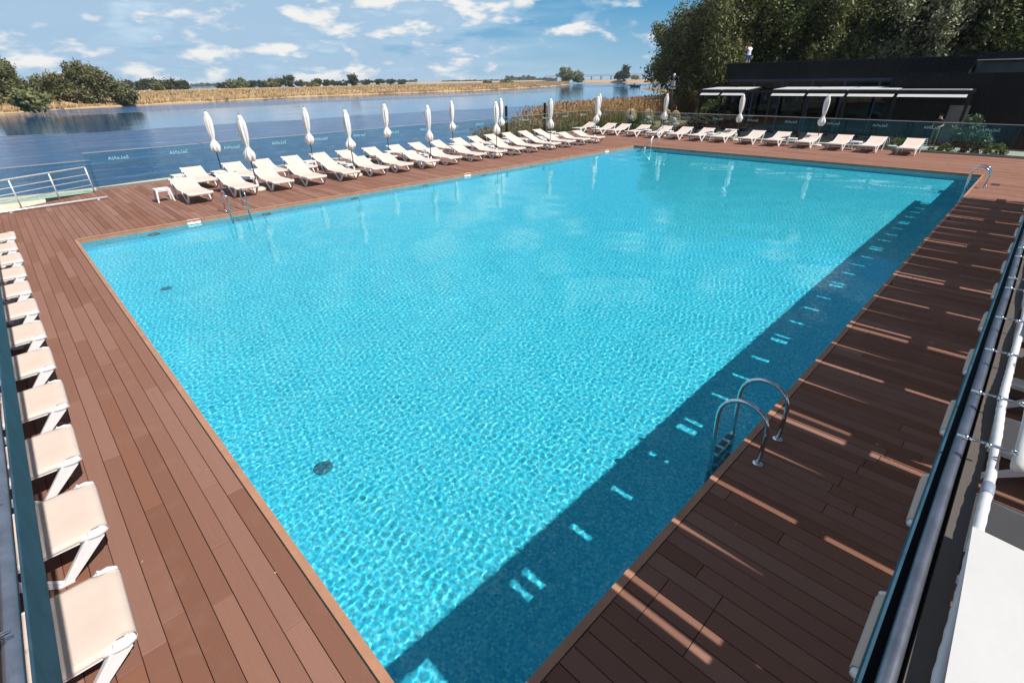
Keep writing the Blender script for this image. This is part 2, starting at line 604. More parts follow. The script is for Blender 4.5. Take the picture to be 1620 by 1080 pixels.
def river_material():
    m = bpy.data.materials.new('river_water')
    m.use_nodes = True
    nt = m.node_tree
    b = nt.nodes['Principled BSDF']
    geo = N(nt, 'ShaderNodeNewGeometry')
    pos = geo.outputs['Position']
    sep = N(nt, 'ShaderNodeSeparateXYZ')
    L(nt, pos, sep.inputs[0])
    # shallow sandy margin along the near beach
    sh = N(nt, 'ShaderNodeMapRange', interpolation_type='SMOOTHSTEP')
    L(nt, math_node(nt, 'ADD', sep.outputs[1], math_node(nt, 'MULTIPLY', noise(nt, pos, 0.35, 3.0), 3.0)), sh.inputs[0])
    sh.inputs[1].default_value = 10.5
    sh.inputs[2].default_value = 17.0
    sh.inputs[3].default_value = 0.75
    sh.inputs[4].default_value = 0.0
    c = mixc(nt, sh.outputs[0], (0.018, 0.092, 0.225), (0.30, 0.29, 0.23))
    L(nt, c, b.inputs['Base Color'])
    b.inputs['IOR'].default_value = 1.333
        # wind streaks: long bands across the water, calm between them
    band = noise(nt, mapping(nt, pos, scale=(0.010, 0.030, 1), rot=(0, 0, 0.28)), 1.0, 4.0, 0.5)
    near = N(nt, 'ShaderNodeMapRange', interpolation_type='SMOOTHSTEP')
    wob = math_node(nt, 'MULTIPLY', math_node(nt, 'SUBTRACT', noise(nt, mapping(nt, pos, scale=(0.05, 0.16, 1)), 1.0, 4.0, 0.6), 0.5), 22.0)
    yy = math_node(nt, 'ADD', sep.outputs[1], wob)
    L(nt, yy, near.inputs[0])
    near.inputs[1].default_value = 48.0
    near.inputs[2].default_value = 56.0
    near.inputs[3].default_value = 0.5
    near.inputs[4].default_value = -0.07
    far = N(nt, 'ShaderNodeMapRange', interpolation_type='SMOOTHSTEP')
    L(nt, math_node(nt, 'SUBTRACT', yy, math_node(nt, 'MULTIPLY', sep.outputs[0], 0.16)), far.inputs[0])
    far.inputs[1].default_value = 86.0
    far.inputs[2].default_value = 100.0
    far.inputs[3].default_value = 0.0
    far.inputs[4].default_value = 0.10
    nf = math_node(nt, 'ADD', near.outputs[0], far.outputs[0])
    ruf = N(nt, 'ShaderNodeMapRange', interpolation_type='SMOOTHSTEP')
    L(nt, math_node(nt, 'ADD', band, nf), ruf.inputs[0])
    ruf.inputs[1].default_value = 0.52
    ruf.inputs[2].default_value = 0.64
    ruf.inputs[3].default_value = 0.035
    ruf.inputs[4].default_value = 1.0
    h1 = noise(nt, mapping(nt, pos, scale=(1.0, 1.5, 1), rot=(0, 0, 0.3)), 2.4, 4.0, 0.6)
    h2 = noise(nt, mapping(nt, pos, scale=(0.5, 1.0, 1), rot=(0, 0, 0.2)), 0.32, 4.0, 0.6)
    h = math_node(nt, 'ADD', h1, math_node(nt, 'MULTIPLY', h2, 4.0))
    bp = N(nt, 'ShaderNodeBump')
    patch = noise(nt, mapping(nt, pos, scale=(0.22, 0.85, 1), rot=(0, 0, 0.12)), 1.0, 4.0, 0.65)
    L(nt, math_node(nt, 'MULTIPLY', ruf.outputs[0], math_node(nt, 'MULTIPLY_ADD', patch, 3.2, -0.85, clamp=True)), bp.inputs['Strength'])
    bp.inputs['Distance'].default_value = 0.22
    L(nt, h, bp.inputs['Height'])
    L(nt, math_node(nt, 'MULTIPLY_ADD', ruf.outputs[0], 0.10, 0.015), b.inputs['Roughness'])
    L(nt, bp.outputs[0], b.inputs['Normal'])
    return m


def ground_material():
    m = bpy.data.materials.new('shore_ground')
    m.use_nodes = True
    nt = m.node_tree
    b = nt.nodes['Principled BSDF']
    geo = N(nt, 'ShaderNodeNewGeometry')
    pos = geo.outputs['Position']
    sep = N(nt, 'ShaderNodeSeparateXYZ')
    L(nt, pos, sep.inputs[0])
    sand = ramp(nt, noise(nt, pos, 2.2, 6.0, 0.65), [(0.3, (0.62, 0.50, 0.37)), (0.7, (0.74, 0.62, 0.48))])
    earth = ramp(nt, noise(nt, pos, 0.9, 7.0, 0.7), [(0.3, (0.16, 0.13, 0.06)), (0.5, (0.24, 0.17, 0.09)), (0.75, (0.10, 0.12, 0.04))])
    f = N(nt, 'ShaderNodeMapRange', interpolation_type='SMOOTHSTEP')
    L(nt, math_node(nt, 'ADD', sep.outputs[0], math_node(nt, 'MULTIPLY', noise(nt, pos, 0.3, 4.0), 8.0)), f.inputs[0])
    f.inputs[1].default_value = 24.0
    f.inputs[2].default_value = 30.0
    L(nt, mixc(nt, f.outputs[0], sand, earth), b.inputs['Base Color'])
    b.inputs['Roughness'].default_value = 0.9
    bp = N(nt, 'ShaderNodeBump')
    bp.inputs['Strength'].default_value = 0.4
    bp.inputs['Distance'].default_value = 0.05
    L(nt, noise(nt, pos, 6.0, 6.0, 0.7), bp.inputs['Height'])
    L(nt, bp.outputs[0], b.inputs['Normal'])
    return m


M['tile'] = tile_material()
M['pool_water'] = pool_water_material()
M['river'] = river_material()
M['ground'] = ground_material()
M['marsh'] = mat('marsh_reed_mat', (0.46, 0.31, 0.165), 0.9, vscale=0.09, col2=(0.40, 0.27, 0.14), bump=0.4, bscale=0.6)

# ------------------------------------------------------------------ setting: ground, river, far bank
PX0, PX1, PY0, PY1 = 0.0, 25.0, -15.0, 0.0     # the pool
WATER_Z, FLOOR_Z = -0.12, -1.0
GROUND_Z = -0.38


def shore_y(x):
    return np.interp(x, [-200, 12, 22, 25.3, 29, 33.5, 38, 44, 50, 58, 75, 110, 200], [11.7, 11.7, 10.0, 10.8, 12.0, 13.0, 13.7, 14.2, 14.5, 15.6, 21.0, 42.0, 110.0])


def build_ground():
    xs = np.concatenate([np.arange(-80, -6, 4.0), np.arange(-6, 60, 1.0), np.arange(60, 201, 5.0)])
    ys = np.concatenate([np.arange(-120, -24, 8.0), np.arange(-24, 60, 1.0), np.arange(60, 141, 6.0)])
    X, Y = np.meshgrid(xs, ys, indexing='ij')
    d = shore_y(X) - Y
    Z = np.where(d > 0, np.where(X < 20, -0.15 - 0.65 * np.exp(-np.maximum(d, 0) / 0.6), GROUND_Z - 0.42 * np.exp(-np.maximum(d, 0) / 1.6)), -0.80 - 0.25 * np.minimum(-d, 6.0))
    Z = Z + 0.03 * np.sin(X * 0.9 + 1.3 * np.sin(Y * 0.7)) * np.sin(Y * 1.1)
    under = (X > -7) & (X < 31.9) & (Y > -22) & (Y < np.where(X < 1.3, 5.2 + (X + 0.75) * 0.64, 7.0))
    Z = np.where(under, -2.2, Z)
    Z = np.where((X < 31) & (Y <= 8.2) & ~under, np.minimum(Z, -0.14), Z)
    n, k = X.shape
    idx = np.arange(n * k).reshape(n, k)
    F = np.stack([idx[:-1, :-1], idx[1:, :-1], idx[1:, 1:], idx[:-1, 1:]], -1).reshape(-1, 4)
    V = np.stack([X, Y, Z], -1).reshape(-1, 3)
    me = bpy.data.meshes.new('ground')
    me.from_pydata(V.tolist(), [], F.tolist())
    me.materials.append(M['ground'])
    me.polygons.foreach_set('use_smooth', [True] * len(me.polygons))
    tag(link('ground', me), kind='structure')


build_ground()
mb = MB()
low = [(-4400, 8.6), (-300, 8.6), (24, 8.6), (62, 9.0), (110, 22), (400, 80), (4400, 520)]
for (xa, ya), (xb, yb) in zip(low[:-1], low[1:]):
    ym = 600.0
    mb.add([(xa, ya, -0.8), (xb, yb, -0.8), (xb, max(ym, yb + 1), -0.8), (xa, max(ym, ya + 1), -0.8)], [(0, 1, 2, 3)])
    mb.add([(xa, max(ym, ya + 1), -0.8), (xb, max(ym, yb + 1), -0.8), (xb, 4400, -0.8), (xa, 4400, -0.8)], [(0, 1, 2, 3)])
tag(mb.build('river_water', M['river']), kind='structure')
mb = MB()
mb.add([(-4500, -4500, -3), (4500, -4500, -3), (4500, 4500, -3), (-4500, 4500, -3)], [(0, 1, 2, 3)])
tag(mb.build('river_bed', M['ground']), kind='structure')

FRONT = [(-420, 96), (-160, 104), (-60, 110), (0, 119), (12.5, 131), (24, 137), (41, 150), (64, 163), (88, 173), (118, 176), (147, 178), (171, 181),
         (195, 187), (250, 212), (310, 246), (352, 274), (395, 312)]
BACK = [(-520, 300), (-200, 330), (-100, 345), (-40, 360), (0, 372), (30, 390), (60, 405), (95, 425), (135, 440), (180, 450), (215, 455), (250, 460),
        (290, 460), (335, 440), (365, 410), (390, 370), (402, 325)]


def polyline(pts, step):
    out = []
    for (a, b) in zip(pts[:-1], pts[1:]):
        n = max(1, int(math.hypot(b[0] - a[0], b[1] - a[1]) / step))
        for i in range(n):
            t = i / n
            out.append((a[0] + (b[0] - a[0]) * t, a[1] + (b[1] - a[1]) * t))
    out.append(pts[-1])
    return out


def resample(pts, n):
    p = np.array(pts, float)
    s = np.concatenate([[0], np.cumsum(np.hypot(*(p[1:] - p[:-1]).T))])
    t = np.linspace(0, s[-1], n)
    return np.stack([np.interp(t, s, p[:, 0]), np.interp(t, s, p[:, 1])], 1)


def build_marsh():
    f = np.array(polyline(FRONT, 3.0))
    n = len(f)
    bk = resample(BACK, n)
    rows, cols = [0, 0.006, 0.016, 0.035, 0.07, 0.14, 0.3, 0.55, 0.85, 1.0], n
    hz = [-0.85, -0.5, -0.15, 0.3, 0.6, 0.75, 0.8, 0.8, 0.7, -0.9]
    V = []
    wob = 1.6 * np.sin(np.arange(n) * 0.31) + 1.2 * np.sin(np.arange(n) * 0.83 + 1)
    for t, h in zip(rows, hz):
        p = f * (1 - t) + bk * t
        p = p + np.stack([np.zeros(n), wob * (1 - t)], 1)
        z = h + (0.12 * rng.standard_normal(n) if -0.3 < h else 0)
        V.append(np.concatenate([p, np.broadcast_to(np.asarray(z)[..., None] if np.ndim(z) else np.full((n, 1), z), (n, 1))], 1))
    V = np.concatenate(V)
    F = []
    for r in range(len(rows) - 1):
        for c in range(n - 1):
            F.append((r * n + c, r * n + c + 1, (r + 1) * n + c + 1, (r + 1) * n + c))
    me = bpy.data.meshes.new('marsh_land')
    me.from_pydata(V.tolist(), [], F)
    me.materials.append(M['marsh'])
    tag(link('marsh_land', me), kind='structure')
    # reeds over the front of the bank and scattered behind it
    k = 42000
    w = np.hypot(*(np.roll(f, -1, 0) - f)[:-1].T)
    keep = f[:-1, 0] > -120
    w = np.where(keep, w, 0)
    i = rng.choice(n - 1, k, p=w / w.sum())
    u = rng.random(k)[:, None]
    t = (rng.random(k) ** 3.2 * 0.5 + 0.004)[:, None]
    base = (f[i] * (1 - u) + f[i + 1] * u) * (1 - t) + (bk[i] * (1 - u) + bk[i + 1] * u) * t
    base[:, 1] += wob[i] * (1 - t[:, 0])
    zb = np.interp(t[:, 0], rows, hz)
    h = rng.uniform(0.35, 1.05, k) * np.where(t[:, 0] < 0.012, 0.6, 1.0) * np.where(t[:, 0] > 0.1, 0.75, 1)
    wd = rng.uniform(0.10, 0.34, k) * np.where(t[:, 0] > 0.1, 1.8, 1)
    a = rng.uniform(0, PI, k)
    dx, dy = np.cos(a) * wd / 2, np.sin(a) * wd / 2
    lean = rng.normal(0, 0.14, (k, 2))
    P = np.zeros((k, 4, 3))
    P[:, 0] = np.stack([base[:, 0] - dx, base[:, 1] - dy, zb - 0.1], 1)
    P[:, 1] = np.stack([base[:, 0] + dx, base[:, 1] + dy, zb - 0.1], 1)
    P[:, 2] = np.stack([base[:, 0] + dx * 0.35 + lean[:, 0], base[:, 1] + dy * 0.35 + lean[:, 1], zb + h], 1)
    P[:, 3] = np.stack([base[:, 0] - dx * 0.35 + lean[:, 0], base[:, 1] - dy * 0.35 + lean[:, 1], zb + h * 0.94], 1)
    green = (rng.random(k) < 0.07).astype(int)
    tag(link('marsh_reeds', quads_mesh('marsh_reeds', P, [M['marsh_blade'], M['reed_green']], green)), kind='stuff')


build_marsh()


def px_dir(col, row=100.0):
    """horizontal unit direction from the camera's spot towards a bearing"""
    d = _f + _r * float((col - 810) / FPX) - _u * float((row - 540) / FPX)
    v = Vector((d.x, d.y, 0)).normalized()
    return v


def at(col, dist, row=130.0):
    d = px_dir(col, row)
    return CAM.x + d.x * dist, CAM.y + d.y * dist


def isl(points, z, name):
    """a low island: ring of shore points, raised middle"""
    c = Vector((sum(p[0] for p in points) / len(points), sum(p[1] for p in points) / len(points), z))
    mb = MB()
    n = len(points)
    vs = [(*p, -0.9) for p in points] + [(p[0] * 0.9 + c.x * 0.1, p[1] * 0.9 + c.y * 0.1, z) for p in points] + [c]
    fs = [(i, (i + 1) % n, n + (i + 1) % n, n + i) for i in range(n)] + [(n + i, n + (i + 1) % n, 2 * n) for i in range(n)]
    mb.add(vs, fs, True)
    return tag(mb.build(name, M['marsh']), kind='structure')


p1, p2, p3, p4 = at(925, 620), at(1090, 560), at(1100, 760), at(915, 900)
isl([p1, ((p1[0] + p2[0]) / 2, (p1[1] + p2[1]) / 2 - 20), p2, p3, ((p3[0] + p4[0]) / 2, (p3[1] + p4[1]) / 2), p4], 1.2, 'island_land')
p1, p2, p3, p4 = at(560, 1500), at(860, 1400), at(870, 1900), at(550, 2000)
isl([p1, p2, p3, p4], 1.0, 'far_shore')


# ------------------------------------------------------------------ trees
def leaf_quads(c, size, aspect, droop):
    """quads round the points c: random facing, long axis biased downwards by droop"""
    n = len(c)
    a = rng.normal(size=(n, 3))
    a[:, 2] = a[:, 2] * (1 - droop) - droop * 2.0
    a /= np.linalg.norm(a, axis=1)[:, None]
    b = rng.normal(size=(n, 3))
    b = np.cross(a, b)
    b /= np.linalg.norm(b, axis=1)[:, None] + 1e-9
    s = size * rng.uniform(0.6, 1.4, n)[:, None]
    a = a * s * aspect
    b = b * s
    return np.stack([c - a * 0.5, c + b * 0.5, c + a * 0.6, c - b * 0.5], 1)


def crown_points(lobes, n, clusters, spread, shell=0.55):
    """clumped points in a union of ellipsoids (cx,cy,cz,rx,ry,rz)"""
    lobes = np.array(lobes, float)
    vol = np.prod(lobes[:, 3:], 1) ** (2 / 3)
    k = rng.choice(len(lobes), clusters, p=vol / vol.sum())
    d = rng.normal(size=(clusters, 3))
    d /= np.linalg.norm(d, axis=1)[:, None]
    r = shell + (1 - shell) * rng.random(clusters) ** 0.6
    cc = lobes[k, :3] + d * lobes[k, 3:] * r[:, None]
    i = rng.integers(0, clusters, n)
    sp = np.array(spread) if np.ndim(spread) else np.array([spread] * 3)
    return cc[i] + rng.normal(size=(n, 3)) * sp * rng.uniform(0.5, 1.2, clusters)[i][:, None], cc


def make_tree(name, label, x, y, z0, lobes, n, clusters, spread, size, aspect, droop, leaf, trunk_r, group=None, bark='bark', limbs=7, trunk_top=None, shell=0.5, cat='tree', lean=(0, 0)):
    """lobes in tree coordinates (metres from the base)"""
    t = thing(name, label, cat, (x, y, z0), 0, group)
    pts, cc = crown_points(lobes, n, clusters, spread, shell)
    pts[:, 2] = np.maximum(pts[:, 2], 0.05)
    link('crown', quads_mesh('crown', leaf_quads(pts, size, aspect, droop), M[leaf]), t)
    L0 = max(lobes, key=lambda q: q[2])
    tt = trunk_top or (L0[0] * 0.6, L0[1] * 0.6, L0[2])
    mb = MB()
    steps = 7
    path = []
    for i in range(steps):
        u = i / (steps - 1)
        path.append((tt[0] * u ** 1.5 + lean[0] * math.sin(u * PI) + rnd.uniform(-.03, .03) * tt[2] * 0.4 * u, tt[1] * u ** 1.5 + lean[1] * math.sin(u * PI), -0.3 + (tt[2] + 0.3) * u))
    mb.tube(path, [trunk_r * (1.25 - 1.0 * (i / (steps - 1)) ** 0.8) for i in range(steps)], 8)
    mb.build('trunk', M[bark], t)
    for k in range(limbs):
        c = cc[rng.integers(0, len(cc))]
        u = rnd.uniform(0.3, 0.8)
        s = Vector(path[min(steps - 1, int(u * (steps - 1)))])
        e = Vector(c)
        mid = (s + e) / 2 + Vector((0, 0, 0.12 * (e - s).length))
        r = trunk_r * (0.55 - 0.35 * u)
        m2 = MB()
        m2.tube([s, mid, e], [r, r * 0.65, r * 0.2], 6)
        m2.build('limb', M[bark], t)
    return t


def scaled(lobes, k):
    return [tuple(c * k for c in q) for q in lobes]


def blob_lobes(h, w, n, base=0.35, d=None, seed=0):
    r = random.Random(seed)
    d = d or w
    out = [(0, 0, h * (base + 1) / 2, w * 0.34, d * 0.34, h * (1 - base) * 0.47)]
    for i in range(n):
        a = 2 * PI * i / n + r.uniform(-.5, .5)
        zz = r.uniform(base + 0.08, 0.85)
        rr = 0.32 * (1.1 - 0.6 * abs(zz - 0.5) * 2)
        s = r.uniform(0.16, 0.26)
        out.append((math.cos(a) * w * rr, math.sin(a) * d * rr, h * zz, w * s, d * s, h * s * 0.55))
    return out


# --- the two big willows and the smaller ones on the far bank (left)
x, y = at(2, 150)
make_tree('willow_tree', 'dark drooping willow at the edge of the picture beside the far bank', x, y, -0.2, scaled(blob_lobes(10.2, 8.5, 9, 0.12, seed=1), 0.8), 12000, 95, (0.42, 0.42, 0.75), 0.27, 2.4, 0.45, 'leaf_river', 0.45, 'trees on the far reed bank', lean=(0.4, 0))
x, y = at(90, 160)
make_tree('willow_tree', 'low spreading willow touching the taller willow on the far bank', x, y, -0.3,
          scaled([(-3.5, 2.0, 4.2, 5.5, 3.0, 3.2), (2.0, -0.6, 4.6, 4.0, 3.2, 3.4), (-5.5, 3.0, 6.0, 2.8, 2.5, 2.2), (5.0, -3.0, 3.0, 3.5, 2.8, 2.6), (0, 0, 7.2, 3.0, 2.5, 1.6)], 0.68),
          15000, 110, (0.42, 0.42, 0.6), 0.26, 2.2, 0.4, 'leaf_river', 0.4, 'trees on the far reed bank')
x, y = at(137, 160)
make_tree('willow_tree', 'tallest rounded willow of the far bank with its reflection below', x, y, -0.3,
          scaled([(-0.5, 0.5, 9.8, 4.6, 3.5, 2.1), (3.8, -3.4, 5.2, 4.6, 3.2, 3.8), (-2.5, 2.0, 5.0, 4.2, 3.2, 3.6), (7.8, -6.6, 2.9, 3.2, 2.6, 2.5), (2.5, -2.0, 7.8, 3.4, 2.8, 2.2), (9.8, -8.4, 1.8, 2.2, 2.0, 1.7)], 0.66),
          20000, 150, (0.40, 0.40, 0.6), 0.26, 2.2, 0.4, 'leaf_river', 0.5, 'trees on the far reed bank', limbs=9)
x, y = at(35, 130)
make_tree('shrub', 'low grey green shrub between the two willows at the water', x, y, -0.4, blob_lobes(3.2, 6, 5, 0.05, seed=5), 2200, 60, 0.45, 0.36, 1.8, 0.2, 'leaf_willow', 0.12, limbs=3, cat='shrub')

# --- the tree line behind the marsh: each tree by itself
FAR = [  # bearing column, distance, height m, width m, kind word
    (196, 380, 7, 10, 'small round'), (212, 400, 6.5, 12, 'flat topped'), (228, 415, 7.5, 12, 'bushy'), (243, 405, 8, 11, 'domed'), (258, 420, 7.5, 12, 'broad'),
    (272, 430, 8, 13, 'wide'), (287, 440, 7, 13, 'low wide'), (246, 352, 5.5, 8, 'bright green'),
    (352, 470, 5, 12, 'low'), (366, 455, 8, 11, 'olive'), (380, 450, 8.5, 12, 'olive brown'), (396, 480, 6, 13, 'low dark'), (412, 500, 6.5, 12, 'grey'),
    (428, 480, 8, 11, 'pale grey'), (441, 470, 9.5, 12, 'grey green'), (457, 465, 10.5, 13, 'big rounded'), (474, 520, 7, 14, 'low distant'), (490, 430, 4.5, 12, 'bright low'),
    (502, 470, 7.5, 9, 'upright'), (516, 500, 6.5, 9, 'narrow'), (529, 540, 6, 13, 'faint'), (543, 560, 6, 14, 'faint broad'),
    (559, 440, 10.0, 11, 'single dark'), (580, 640, 7, 16, 'distant'), (600, 660, 7, 16, 'distant low'), (618, 680, 6.5, 16, 'distant grey'), (636, 700, 6, 15, 'distant thin'), (415, 700, 8, 30, 'far hazy'),
    (800, 470, 4.2, 16, 'low pale green'), (770, 520, 3, 12, 'very low'),
]
for i, (c, dist, h, w, kind) in enumerate(FAR):
    x, y = at(c, dist)
    big = 'beside the ' + FAR[i - 1][4] + ' one' if i else 'at the willow end'
    make_tree('marsh_tree', f'{kind} tree standing {big} behind the reed marsh', x, y, 0.2, blob_lobes(h * 0.85, w * 0.85, 6, 0.08, seed=i), 1400, 60, h * 0.075, 0.36 + dist * 0.0008, 1.3, 0.1,
              'leaf_far' if kind not in ('olive', 'olive brown', 'pale grey', 'grey green', 'bright green', 'bright low', 'low pale green') else 'leaf_willow', 0.25, 'tree line behind the reed marsh', limbs=2)
x, y = at(897, 520)
make_tree('round_tree', 'round grey green tree alone at the tip of the marsh', x, y, 0.2, blob_lobes(13.0, 17, 8, 0.05, seed=77), 5200, 150, 0.8, 0.62, 1.5, 0.15, 'leaf_willow', 0.4, limbs=5)
x, y = at(914, 526)
make_tree('round_tree', 'lower round tree leaning on the lone tree at the marsh tip', x, y, 0.2, blob_lobes(10.0, 13, 6, 0.05, seed=78), 3000, 100, 0.8, 0.62, 1.5, 0.15, 'leaf_willow', 0.3, limbs=3)
x, y = at(987, 600)
make_tree('island_tree', 'dark upright tree on the low island near the boat', x, y, 0.6, blob_lobes(15.0, 13, 7, 0.05, seed=79), 4200, 120, 0.9, 0.75, 1.3, 0.1, 'leaf_pine', 0.4, limbs=4)
x, y = at(977, 598)
make_tree('island_tree', 'smaller dark tree on the water side of the island tree', x, y, 0.6, blob_lobes(8.5, 8, 5, 0.05, seed=80), 1800, 60, 0.7, 0.7, 1.3, 0.1, 'leaf_pine', 0.3, limbs=3)
x, y = at(1004, 640)
make_tree('shrub', 'brown green shrub behind the island tree', x, y, 0.8, blob_lobes(5.5, 13, 5, 0.05, seed=81), 1200, 50, 0.7, 0.6, 1.2, 0.1, 'leaf_willow', 0.2, limbs=2, cat='shrub')
# a far-off wood on the other shore, one mass
P = []
for a, b, hh, dd in ((565, 660, 9, 1700), (800, 848, 14, 1650), (845, 880, 7, 1700), (300, 420, 8, 1900), (700, 800, 4, 1700)):
    k = 1400
    cols = rng.uniform(a, b, k)
    ds = dd + rng.uniform(-60, 60, k)
    pts = np.array([(*at(c, d_), 0) for c, d_ in zip(cols, ds)])
    env = hh * (0.55 + 0.45 * np.abs(np.sin(cols * 0.37) * np.sin(cols * 0.11 + 1)))
    pts[:, 2] = rng.random(k) * env
    P.append(leaf_quads(pts, 4.0, 1.2, 0.0))
tag(link('far_woods', quads_mesh('far_woods', np.concatenate(P), M['leaf_far'])), kind='stuff')

# --- the wood behind the pavilion: bearing col, distance, height, width, leaf, kind
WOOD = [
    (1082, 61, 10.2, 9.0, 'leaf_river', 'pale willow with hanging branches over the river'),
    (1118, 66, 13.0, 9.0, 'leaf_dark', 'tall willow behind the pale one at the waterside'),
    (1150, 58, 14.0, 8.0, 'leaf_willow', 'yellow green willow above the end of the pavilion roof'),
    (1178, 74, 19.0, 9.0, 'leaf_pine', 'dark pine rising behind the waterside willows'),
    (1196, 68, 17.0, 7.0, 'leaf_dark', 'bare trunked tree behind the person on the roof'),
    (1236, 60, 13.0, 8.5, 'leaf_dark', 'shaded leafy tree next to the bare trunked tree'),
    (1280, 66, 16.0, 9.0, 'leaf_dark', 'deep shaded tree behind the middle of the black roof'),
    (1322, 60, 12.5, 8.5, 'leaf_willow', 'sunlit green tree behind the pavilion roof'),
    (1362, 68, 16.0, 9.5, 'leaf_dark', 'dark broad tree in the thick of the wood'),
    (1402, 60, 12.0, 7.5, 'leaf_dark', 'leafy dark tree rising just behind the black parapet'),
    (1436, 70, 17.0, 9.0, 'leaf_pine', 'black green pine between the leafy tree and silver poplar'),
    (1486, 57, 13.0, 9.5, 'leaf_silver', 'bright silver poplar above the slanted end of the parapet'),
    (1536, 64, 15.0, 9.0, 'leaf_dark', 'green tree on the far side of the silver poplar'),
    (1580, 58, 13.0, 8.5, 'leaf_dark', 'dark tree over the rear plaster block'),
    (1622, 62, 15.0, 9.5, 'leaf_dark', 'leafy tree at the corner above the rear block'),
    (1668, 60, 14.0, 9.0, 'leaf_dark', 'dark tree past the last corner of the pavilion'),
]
for i, (c, dist, h, w, leaf, kind) in enumerate(WOOD):
    x, y = at(c, dist, 90)
    pine = leaf == 'leaf_pine'
    lob = blob_lobes(h, w, 11, 0.10 if i else 0.16, seed=200 + i)
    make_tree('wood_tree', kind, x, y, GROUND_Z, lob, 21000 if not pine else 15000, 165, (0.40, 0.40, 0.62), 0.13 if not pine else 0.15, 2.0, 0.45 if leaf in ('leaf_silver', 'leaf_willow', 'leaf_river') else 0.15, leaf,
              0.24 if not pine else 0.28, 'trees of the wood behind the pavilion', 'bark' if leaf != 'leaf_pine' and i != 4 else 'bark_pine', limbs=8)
# the depth of the wood behind them
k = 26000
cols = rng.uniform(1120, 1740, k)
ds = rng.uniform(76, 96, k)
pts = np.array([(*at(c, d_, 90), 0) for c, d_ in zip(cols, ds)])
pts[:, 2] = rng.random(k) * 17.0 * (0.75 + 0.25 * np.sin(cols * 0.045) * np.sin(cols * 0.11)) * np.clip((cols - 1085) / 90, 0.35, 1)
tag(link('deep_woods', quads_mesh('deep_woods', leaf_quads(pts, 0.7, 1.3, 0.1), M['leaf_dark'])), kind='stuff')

# --- reeds on the near shore behind the glass fence
k = 15000
u = rng.random(k)
v = rng.random(k)
bx_ = 23.0 + 39 * u
by_ = shore_y(bx_) + (v - 0.62) * 5.0
ok = ~(by_ < 8.6) & ~((bx_ > 34) & (by_ < 9.6)) & (bx_ < 62)
bx_, by_ = bx_[ok], by_[ok]
k = len(bx_)
zb = np.where(shore_y(bx_) - by_ > 0, GROUND_Z - 0.3, -0.9)
h = rng.uniform(1.5, 2.45, k) * np.clip((bx_ - 22) / 9, 0.55, 1.0)
a = rng.uniform(0, PI, k)
wd = rng.uniform(0.018, 0.04, k)
lx, ly = rng.normal(0, 0.16, k), rng.normal(0, 0.16, k)
dx, dy = np.cos(a) * wd / 2, np.sin(a) * wd / 2
P = np.zeros((k, 4, 3))
P[:, 0] = np.stack([bx_ - dx, by_ - dy, zb], 1)
P[:, 1] = np.stack([bx_ + dx, by_ + dy, zb], 1)
P[:, 2] = np.stack([bx_ + lx + dx * .4, by_ + ly + dy * .4, zb + h], 1)
P[:, 3] = np.stack([bx_ + lx - dx * .4, by_ + ly - dy * .4, zb + h], 1)
pl = rng.random(k) < 0.55
tip = np.stack([bx_ + lx, by_ + ly, zb + h], 1)[pl]
PL = leaf_quads(tip + rng.normal(0, 0.03, tip.shape), 0.075, 3.2, 0.7)
kg = 4500
gx = 23.0 + 22 * rng.random(kg) ** 1.2
gy = shore_y(gx) - rng.random(kg) * 4.5 + 0.6
gk = (gy > 8.3)
gx, gy = gx[gk], gy[gk]
kg = len(gx)
gz = np.full(kg, GROUND_Z - 0.35)
gh = rng.uniform(0.7, 1.45, kg)
a = rng.uniform(0, PI, kg)
wd = rng.uniform(0.03, 0.07, kg)
dx, dy = np.cos(a) * wd / 2, np.sin(a) * wd / 2
l2 = rng.normal(0, 0.2, (kg, 2))
G = np.zeros((kg, 4, 3))
G[:, 0] = np.stack([gx - dx, gy - dy, gz], 1)
G[:, 1] = np.stack([gx + dx, gy + dy, gz], 1)
G[:, 2] = np.stack([gx + l2[:, 0] + dx * .3, gy + l2[:, 1] + dy * .3, gz + gh], 1)
G[:, 3] = np.stack([gx + l2[:, 0] - dx * .3, gy + l2[:, 1] - dy * .3, gz + gh], 1)
tag(link('reed_bed', quads_mesh('reed_bed', np.concatenate([P, PL, G]), [M['reed_tan'], M['reed_plume'], M['reed_green']],
                                np.concatenate([np.zeros(k), np.ones(len(PL)), np.full(kg, 2)]))), kind='stuff')

# ------------------------------------------------------------------ the pool
mb = MB()
mb.add([(PX0, PY0, FLOOR_Z), (PX1, PY0, FLOOR_Z), (PX1, PY1, FLOOR_Z), (PX0, PY1, FLOOR_Z)], [(0, 1, 2, 3)])
for a, b in (((PX0, PY0), (PX0, PY1)), ((PX0, PY1), (PX1, PY1)), ((PX1, PY1), (PX1, PY0)), ((PX1, PY0), (PX0, PY0))):
    mb.add([(*a, FLOOR_Z), (*b, FLOOR_Z), (*b, -0.03), (*a, -0.03)], [(0, 1, 2, 3)])
basin = tag(mb.build('pool_basin', M['tile']), kind='structure')
basin.cycles.is_caustics_receiver = True


